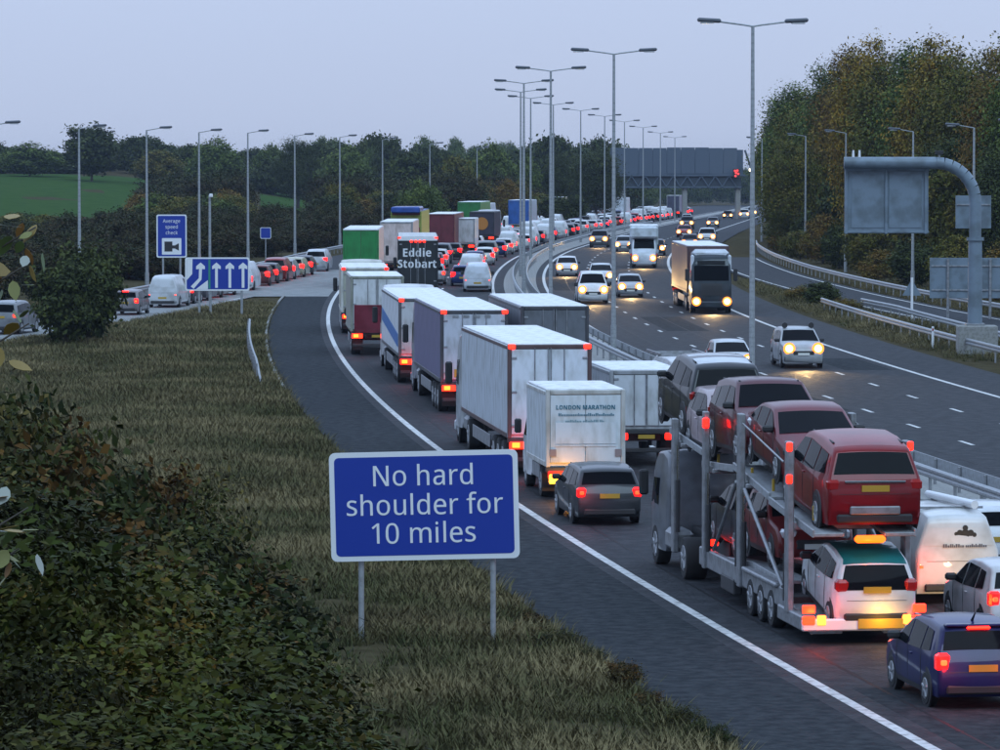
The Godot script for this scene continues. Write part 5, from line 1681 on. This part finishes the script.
	back_car("oncoming white car at the median side behind other cars", "hatch", Color(.6, .6, .62), 334.0, 16.3)
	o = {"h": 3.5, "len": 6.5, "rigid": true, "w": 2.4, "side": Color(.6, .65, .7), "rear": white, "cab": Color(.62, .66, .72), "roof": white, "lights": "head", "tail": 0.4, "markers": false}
	dl = 357.0
	th = heading(dl + 4.0)
	pl = at_off(dl, 22.6) + Vector3(-sin(th), 0, -cos(th)) * 8.6
	pl.y = zr(-pl.z)
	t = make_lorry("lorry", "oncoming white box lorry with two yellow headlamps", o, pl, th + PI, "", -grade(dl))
	mi(t, "luton_head", box_mesh(Vector3(0, 2.95, -7.2), Vector3(2.3, 1.0, 1.4), 0.15), paint(Color(.6, .65, .7)))
	beam(t, Vector3(0, 0.85, -8.9), 26.0, -0.02)
	for e in [[400.0, 23.4, "hatch"], [417.0, 19.9, "estate"], [437.0, 16.5, "suv"], [428.0, 26.0, "hatch"], [452.0, 27.0, "suv"], [500.0, 22.9, "saloon"], [585.0, 20.2, "suv"], [610.0, 23.0, "hatch"], [690.0, 16.5, "hatch"], [790.0, 20.5, "estate"], [800.0, 23.3, "suv"], [860.0, 23.5, "van"]]:
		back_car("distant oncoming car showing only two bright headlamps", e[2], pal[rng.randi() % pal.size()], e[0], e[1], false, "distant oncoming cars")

func small_print(t: Node3D, w: float, h: float, m: Material, at: Vector3, seed_: int) -> void:     # a line of print too small to read
	var r := RandomNumberGenerator.new()
	r.seed = seed_
	var st := stn()
	var x := -w * 0.5
	while x < w * 0.5:
		var l := h * (0.45 + 0.3 * r.randf())
		var up := h * (0.6 if r.randf() < 0.6 else 0.95)
		cbox(st, Vector3(x + l * 0.5, up * 0.5 - h * 0.5, 0), Vector3(l * 0.72, up, 0.006))
		x += l
		if r.randf() < 0.13: x += h * 0.4
	mi(t, "small_print", done(st), m, at).set_meta("kind", "stuff")

func transporter() -> void:
	var d0 := 85.0
	var off := 2.3
	var th := heading(d0 + 8.0)
	var at := at_off(d0, off)
	var t := top("car_transporter", "double deck car transporter lorry loaded with cars in nearside lane", "lorry", at, th)
	t.rotation.x = grade(d0)
	var gm: Material = M.galv
	var dk: Material = M.chassis
	# lower structure
	for s in [-1.0, 1.0]:
		mi(t, "side_beam", box_mesh(Vector3(s * 1.12, 0.72, -6.8), Vector3(0.16, 0.42, 9.4), 0.03), M.steel)
		mi(t, "rear_side_beam", box_mesh(Vector3(s * 1.17, 0.42, -1.3), Vector3(0.14, 0.30, 2.4), 0.03), M.steel)
		mi(t, "wheel_cover", box_mesh(Vector3(s * 1.16, 0.93, -4.4), Vector3(0.22, 0.10, 3.6), 0.03), M.steel)
		for z in [-3.3, -4.4, -5.5]:
			add_wheel(t, 0.40, 0.30, Vector3(s * 1.06, 0.40, z), s, true)
		add_wheel(t, 0.48, 0.5, Vector3(s * 0.98, 0.48, -13.3), s, true)
		add_wheel(t, 0.48, 0.32, Vector3(s * 1.08, 0.48, -17.0), s, true)
		for e in [[-1.5, 3.95, 0.36], [-6.6, 4.2, 0.34], [-10.7, 4.0, 0.26], [-14.6, 3.6, 0.30]]:
			mi(t, "deck_post", box_mesh(Vector3(s * 1.2, e[1] * 0.5 + 0.25, e[0]), Vector3(0.13, e[1] - 0.5, e[2]), 0.02), M.steel)
		for e in [[-0.2, 0.62], [-0.2, 0.40]]:
			mi(t, "tail_lamp", box_mesh(Vector3(s * 1.12, e[1] + 0.1, 0.06), Vector3(0.26, 0.17, 0.07), 0.02), glow(Color(1.0, 0.16, 0.05), 7.0))
		mi(t, "indicator_lamp", box_mesh(Vector3(s * 0.86, 0.5, 0.06), Vector3(0.18, 0.2, 0.07), 0.02), glow(Color(1.0, 0.45, 0.16), 6.0))
		mi(t, "marker_lamp", box_mesh(Vector3(s * 1.24, 3.85, -1.32), Vector3(0.12, 0.18, 0.08), 0.02), glow(Color(1.0, 0.12, 0.05), 5.0))
		mi(t, "marker_lamp", box_mesh(Vector3(s * 1.24, 3.2, -1.32), Vector3(0.12, 0.18, 0.08), 0.02), glow(Color(1.0, 0.12, 0.05), 5.0))
		mi(t, "marker_lamp", box_mesh(Vector3(s * 1.24, 3.75, -10.52), Vector3(0.14, 0.22, 0.08), 0.02), glow(Color(1.0, 0.08, 0.04), 7.0))
		for y in [0.75, 1.05]:
			mi(t, "tractor_tail_lamp", box_mesh(Vector3(s * 1.02, y, -10.9), Vector3(0.30, 0.14, 0.06), 0.02), glow(Color(1.0, 0.10, 0.04), 7.0))
		# diagonal struts
		var st := stn()
		cyl(st, Vector3(s * 1.18, 0.95, -2.2), Vector3(s * 1.18, 2.6, -6.3), 0.045, 0.045, 6)
		mi(t, "strut", done(st), M.steel)
		st = stn()
		cyl(st, Vector3(s * 1.18, 2.7, -7.2), Vector3(s * 1.18, 1.0, -9.8), 0.045, 0.045, 6)
		mi(t, "strut", done(st), M.steel)
	mi(t, "rear_bumper", box_mesh(Vector3(0, 0.40, 0.0), Vector3(2.5, 0.24, 0.12), 0.03), M.signwhite)
	mi(t, "lit_number_plate", box_mesh(Vector3(0.35, 0.42, 0.075), Vector3(0.95, 0.20, 0.03), 0.01), M.plate)
	mi(t, "lower_chassis", box_mesh(Vector3(0, 0.62, -6.8), Vector3(2.0, 0.22, 9.0), 0.02), dk)
	mi(t, "tractor_chassis", box_mesh(Vector3(0, 0.85, -14.6), Vector3(1.2, 0.35, 7.2), 0.02), dk)
	# runways: [z0, y0, z1, y1]
	var run := [[-0.05, 0.30, -3.2, 0.72], [-3.2, 0.98, -6.0, 1.02], [-6.0, 1.02, -10.4, 0.78], [0.05, 2.24, -4.35, 2.55], [-4.35, 2.62, -8.3, 2.98], [-8.3, 2.92, -12.0, 2.75], [-12.0, 3.02, -16.2, 3.25]]
	for e in run:
		var a := Vector3(0, e[1], e[0])
		var b := Vector3(0, e[3], e[2])
		var bs := Basis(Vector3.RIGHT, atan2(b.y - a.y, a.z - b.z))
		for s in [-1.0, 1.0]:
			var st := stn()
			cbox(st, (a + b) * 0.5 + Vector3(s * 0.72, -0.05, 0), Vector3(0.62, 0.08, (a - b).length()), 0.015, bs)
			cbox(st, (a + b) * 0.5 + Vector3(s * 1.03, -0.02, 0), Vector3(0.05, 0.16, (a - b).length()), 0.01, bs)
			mi(t, "runway", done(st), gm)
		mi(t, "cross_member", box_mesh((a + b) * 0.5 + Vector3(0, -0.13, 0), Vector3(2.3, 0.1, 0.14), 0.02), M.steel)
	for e in [[-1.5, 2.25], [-6.6, 2.68], [-10.7, 2.7], [-14.6, 3.0]]:
		mi(t, "cross_beam", box_mesh(Vector3(0, e[1], e[0]), Vector3(2.4, 0.16, 0.18), 0.02), M.steel)
	mi(t, "amber_beacon", box_mesh(Vector3(0.12, 2.1, 0.02), Vector3(0.62, 0.15, 0.16), 0.05), glow(Color(1.0, 0.36, 0.04), 4.0))
	for s in [-1.0, 1.0]:
		for e in [[-1.85, 0.7, 2.3], [-6.25, 0.9, 2.6], [-7.0, 0.9, 2.6], [-10.35, 0.9, 2.65], [-14.2, 1.0, 3.0]]:
			mi(t, "hydraulic_ram", cyl_mesh(Vector3(s * 1.2, e[1], e[0]), Vector3(s * 1.2, lerpf(e[1], e[2], 0.6), e[0]), 0.055, 0.055, 8), M.chassis)
			mi(t, "ram_rod", cyl_mesh(Vector3(s * 1.2, lerpf(e[1], e[2], 0.58), e[0]), Vector3(s * 1.2, e[2], e[0]), 0.03, 0.03, 8), M.chrome)
		mi(t, "tool_locker", box_mesh(Vector3(s * 1.13, 0.42, -8.0), Vector3(0.2, 0.34, 1.5), 0.03), M.chassis)
		mi(t, "hand_rail", cyl_mesh(Vector3(s * 1.22, 3.5, -2.0), Vector3(s * 1.22, 4.0, -6.3), 0.02, 0.02, 6), M.steel)
		mi(t, "hose", cyl_mesh(Vector3(s * 1.02, 1.1, -11.2), Vector3(s * 0.6, 1.5, -12.6), 0.03, 0.03, 6), M.black)
		for z in [-0.9, -3.2, -5.0, -7.3, -9.0, -11.2]:
			mi(t, "wheel_strap", box_mesh(Vector3(s * 0.82, 2.52 + (0.1 if z < -4.0 else 0.0) - 0.03 * z, z), Vector3(0.06, 0.30, 0.05), 0.01), M.plate)
	# low cab
	var z0 := -15.7
	var q := cab_spec()
	var cb := mi(t, "cab", q.body, paint(Color(.16, .17, .19)), Vector3(0, 0, z0))
	cb.scale = Vector3(1.0, 0.74, 1.0)
	var ws := mi(t, "windscreen", q.front, M.glass, Vector3(0, 0, z0))
	ws.scale = Vector3(1.0, 0.74, 1.0)
	for k in 2:
		var sp := mi(t, "side_window", q.panes[k], M.glass, Vector3(0, 0, z0))
		sp.scale = Vector3(1.0, 0.74, 1.0)
	for s in [-1.0, 1.0]:
		mi(t, "headlamp", box_mesh(Vector3(s * 0.92, 0.72, z0 - 2.32), Vector3(0.42, 0.26, 0.12), 0.05), M.lensclear)
		mi(t, "fuel_tank", box_mesh(Vector3(s * 1.0, 0.75, -15.1), Vector3(0.5, 0.5, 1.2), 0.1), M.steel)
		mi(t, "door_mirror", box_mesh(Vector3(s * 1.42, 1.9, z0 - 1.9), Vector3(0.22, 0.6, 0.14), 0.04), M.black)
	red_light(t, Vector3(-1.0, 0.62, 0.45), 0.6, Color(1.0, 0.30, 0.10))
	red_light(t, Vector3(0.12, 2.0, 0.35), 0.35, Color(1.0, 0.40, 0.06))
	red_light(t, Vector3(0.35, 0.55, 0.4), 0.45, Color(1.0, 0.72, 0.25))
	# the load
	var cargo := [
		["car", "red SUV at the tail of the transporter's upper deck", "suv", Color(.20, .008, .012), 0.2, 2.30, -2.25, 0.07, false],
		["car", "dark red saloon facing backwards behind the red SUV", "saloon", Color(.13, .010, .016), 0.1, 2.98, -6.3, 0.08, true],
		["car", "maroon car facing backwards in middle of the upper deck", "suv", Color(.075, .008, .014), 0.0, 3.0, -9.9, -0.02, true],
		["car", "silver pink hatchback squeezed ahead on the upper deck", "hatch", Color(.42, .34, .36), -0.1, 2.86, -13.0, 0.03, true],
		["car", "dark off-roader with sky sheen in its roof colour over the transporter cab", "suv", Color(.016, .018, .022), 0.0, 3.24, -16.6, 0.05, false],
		["car", "white city car with teal roof low on the transporter tail", "city", Color(.66, .68, .70), 0.25, 0.40, -1.75, 0.13, false],
		["car", "dark red hatchback deep on the transporter's lower deck", "hatch", Color(.16, .02, .02), 0.0, 1.08, -6.5, 0.0, true],
		["car", "black hatchback at the front of transporter's lower deck", "hatch", Color(.03, .03, .035), 0.0, 0.95, -10.4, 0.02, false]]
	for e in cargo:
		var xf := t.transform * Transform3D(Basis(Vector3.RIGHT, e[7]), Vector3(e[4], e[5], e[6]))
		var c := make_car(e[0], e[1], "car", e[2], e[3], Vector3.ZERO, 0.0, "off", true, "cars carried on the transporter")
		c.transform = xf * Transform3D(Basis(Vector3.UP, PI if e[8] else 0.0), Vector3.ZERO)
		if e[1].begins_with("white city") or e[1].begins_with("red SUV"): c.scale = Vector3(1.07, 1.04, 1.0)
		if e[1].begins_with("white city"):
			mi(c, "teal_roof", over(car_spec("city"), 5.0, 9.0, -1.08, 1.08, 0.012), paint(Color(.01, .16, .17)))
			mi(c, "badge", cyl_mesh(Vector3(0, 0.90, 1.74), Vector3(0, 0.90, 1.765), 0.06, 0.05, 8), M.chrome)
		if e[1].begins_with("red SUV"):
			mi(c, "chrome_strip", box_mesh(Vector3(0, 1.06, 2.29), Vector3(1.15, 0.05, 0.03), 0.01), M.chrome)
			mi(c, "skid_plate", box_mesh(Vector3(0, 0.52, 2.33), Vector3(0.95, 0.16, 0.05), 0.02), M.steel)
		if e[1].begins_with("dark off"):
			mi(c, "pale_roof", over(car_spec("suv"), 6.1, 8.9, -1.0, 1.0, 0.006), paint(Color(.5, .53, .57)))  # pale panel paints the sky reflection onto the dark roof

# ------------------------------------------------------------------ scene
func _ready() -> void:
	var cam := Camera3D.new()
	cam.name = "camera"
	cam.position = Vector3(0, CAM_H, 0)
	cam.rotation.x = -atan(185.0 / FOCAL)
	cam.fov = rad_to_deg(2.0 * atan(375.0 / FOCAL))
	cam.near = 1.0
	cam.far = 6000.0
	add_child(cam)
	cam.current = true
	var sky := ProceduralSkyMaterial.new()
	sky.sky_horizon_color = Color(0.722, 0.768, 0.868)
	sky.sky_top_color = Color(0.94, 1.07, 1.27)
	sky.sky_curve = 0.22
	sky.ground_horizon_color = Color(0.4, 0.42, 0.45)
	sky.ground_bottom_color = Color(0.15, 0.15, 0.15)
	sky.sun_angle_max = 1.0
	var env := Environment.new()
	env.background_mode = Environment.BG_SKY
	env.sky = Sky.new()
	env.sky.sky_material = sky
	env.tonemap_mode = Environment.TONE_MAPPER_LINEAR
	env.tonemap_exposure = 1.0
	env.sdfgi_enabled = true
	env.ssao_enabled = true
	env.ssil_enabled = true
	env.fog_enabled = true
	env.fog_density = 0.00007
	env.fog_light_color = Color(0.72, 0.78, 0.88)
	var we := WorldEnvironment.new()
	we.name = "environment"
	we.environment = env
	add_child(we)
	var sun := DirectionalLight3D.new()
	sun.name = "sun"
	sun.light_energy = 0.5
	sun.light_color = Color(0.78, 0.90, 1.0)
	sun.light_angular_distance = 36.0
	sun.rotation = Vector3(-0.85, 0.35, 0)
	sun.shadow_enabled = true
	add_child(sun)
	rng.seed = 7
	bumps.seed = 3
	bumps.frequency = 0.045
	bumps.fractal_octaves = 3
	make_materials()
	build_terrain()
	build_roads()
	build_fields()
	print("structure")
	barrier("galvanised guard rail along the near side of central reserve", 96, 640, func(_d): return 12.2, -1.0, 380.0)
	barrier("galvanised guard rail along the oncoming side of central reserve", 96, 640, func(_d): return 13.2, 1.0, 380.0)
	barrier("guard rail along the oncoming hard shoulder in front of gantry base", 150, 263, func(_d): return 30.2, -1.0, 263.0)
	barrier("second guard rail behind the gantry base beside exit slip", 150, 262, func(d): return minf(33.2, exit_in(d) - 1.2), -1.0, 262.0)
	barrier("long guard rail along the outside of exit slip road", 150, 440, func(d): return exit_in(d) + 5.4, -1.0, 440.0)
	barrier("guard rail along the outside of the joining slip road", 262, 520, func(d): return slip(d) - 4.6, 1.0, 420.0)
	barrier("short guard rail ramped into the grass beside hard shoulder", 179, 231, func(_d): return -4.3, 1.0, 231.0, true)
	var ord := ["nearest", "second", "third", "fourth", "fifth", "sixth", "seventh", "eighth", "ninth", "tenth", "eleventh", "twelfth", "thirteenth", "fourteenth"]
	var md := [155.0, 201.0, 245.0, 291.0, 335.0, 376.0, 424.0, 470.0, 518.0, 566.0, 620.0, 680.0, 740.0]
	for k in md.size():
		lamp_post("%s twin-arm lamp post along the central reserve counting from the camera" % ord[k], "median lamp posts", rp(md[k], 12.7), heading(md[k]), 14.3, [-1.0, 1.0], 1.9)
	var ld := [[236.0, -28.0], [268.0, -26.2], [290.0, -23.8], [319.0, -22.3], [350.0, -20.5], [386.0, -18.4], [430.0, -16.0], [480.0, -13.1], [540.0, -8.8], [600.0, -3.2]]
	for k in ld.size():
		var e: Array = ld[k]
		lamp_post("%s single-arm lamp post left of the slip road counting from the camera" % ord[k], "slip road lamp posts", Vector3(e[1], ground(e[1], e[0]), -e[0]), heading(e[0]), 11.2, [1.0], 1.6)
	var rd := [[222.0, 27.4], [258.0, 28.4], [297.0, 28.5], [346.0, 27.8], [400.0, 28.4], [470.0, 28.6]]
	for k in rd.size():
		var e: Array = rd[k]
		lamp_post("%s single-arm lamp post in front of the wood counting from the camera" % ord[k], "exit slip lamp posts", Vector3(e[1], ground(e[1], e[0]), -e[0]), heading(e[0]), 11.2, [-1.0], 1.6)
	build_signs()
	build_gantry()
	build_bridge()
	print("furniture")
	traffic()
	print("traffic")
	plant()
	print("planted")
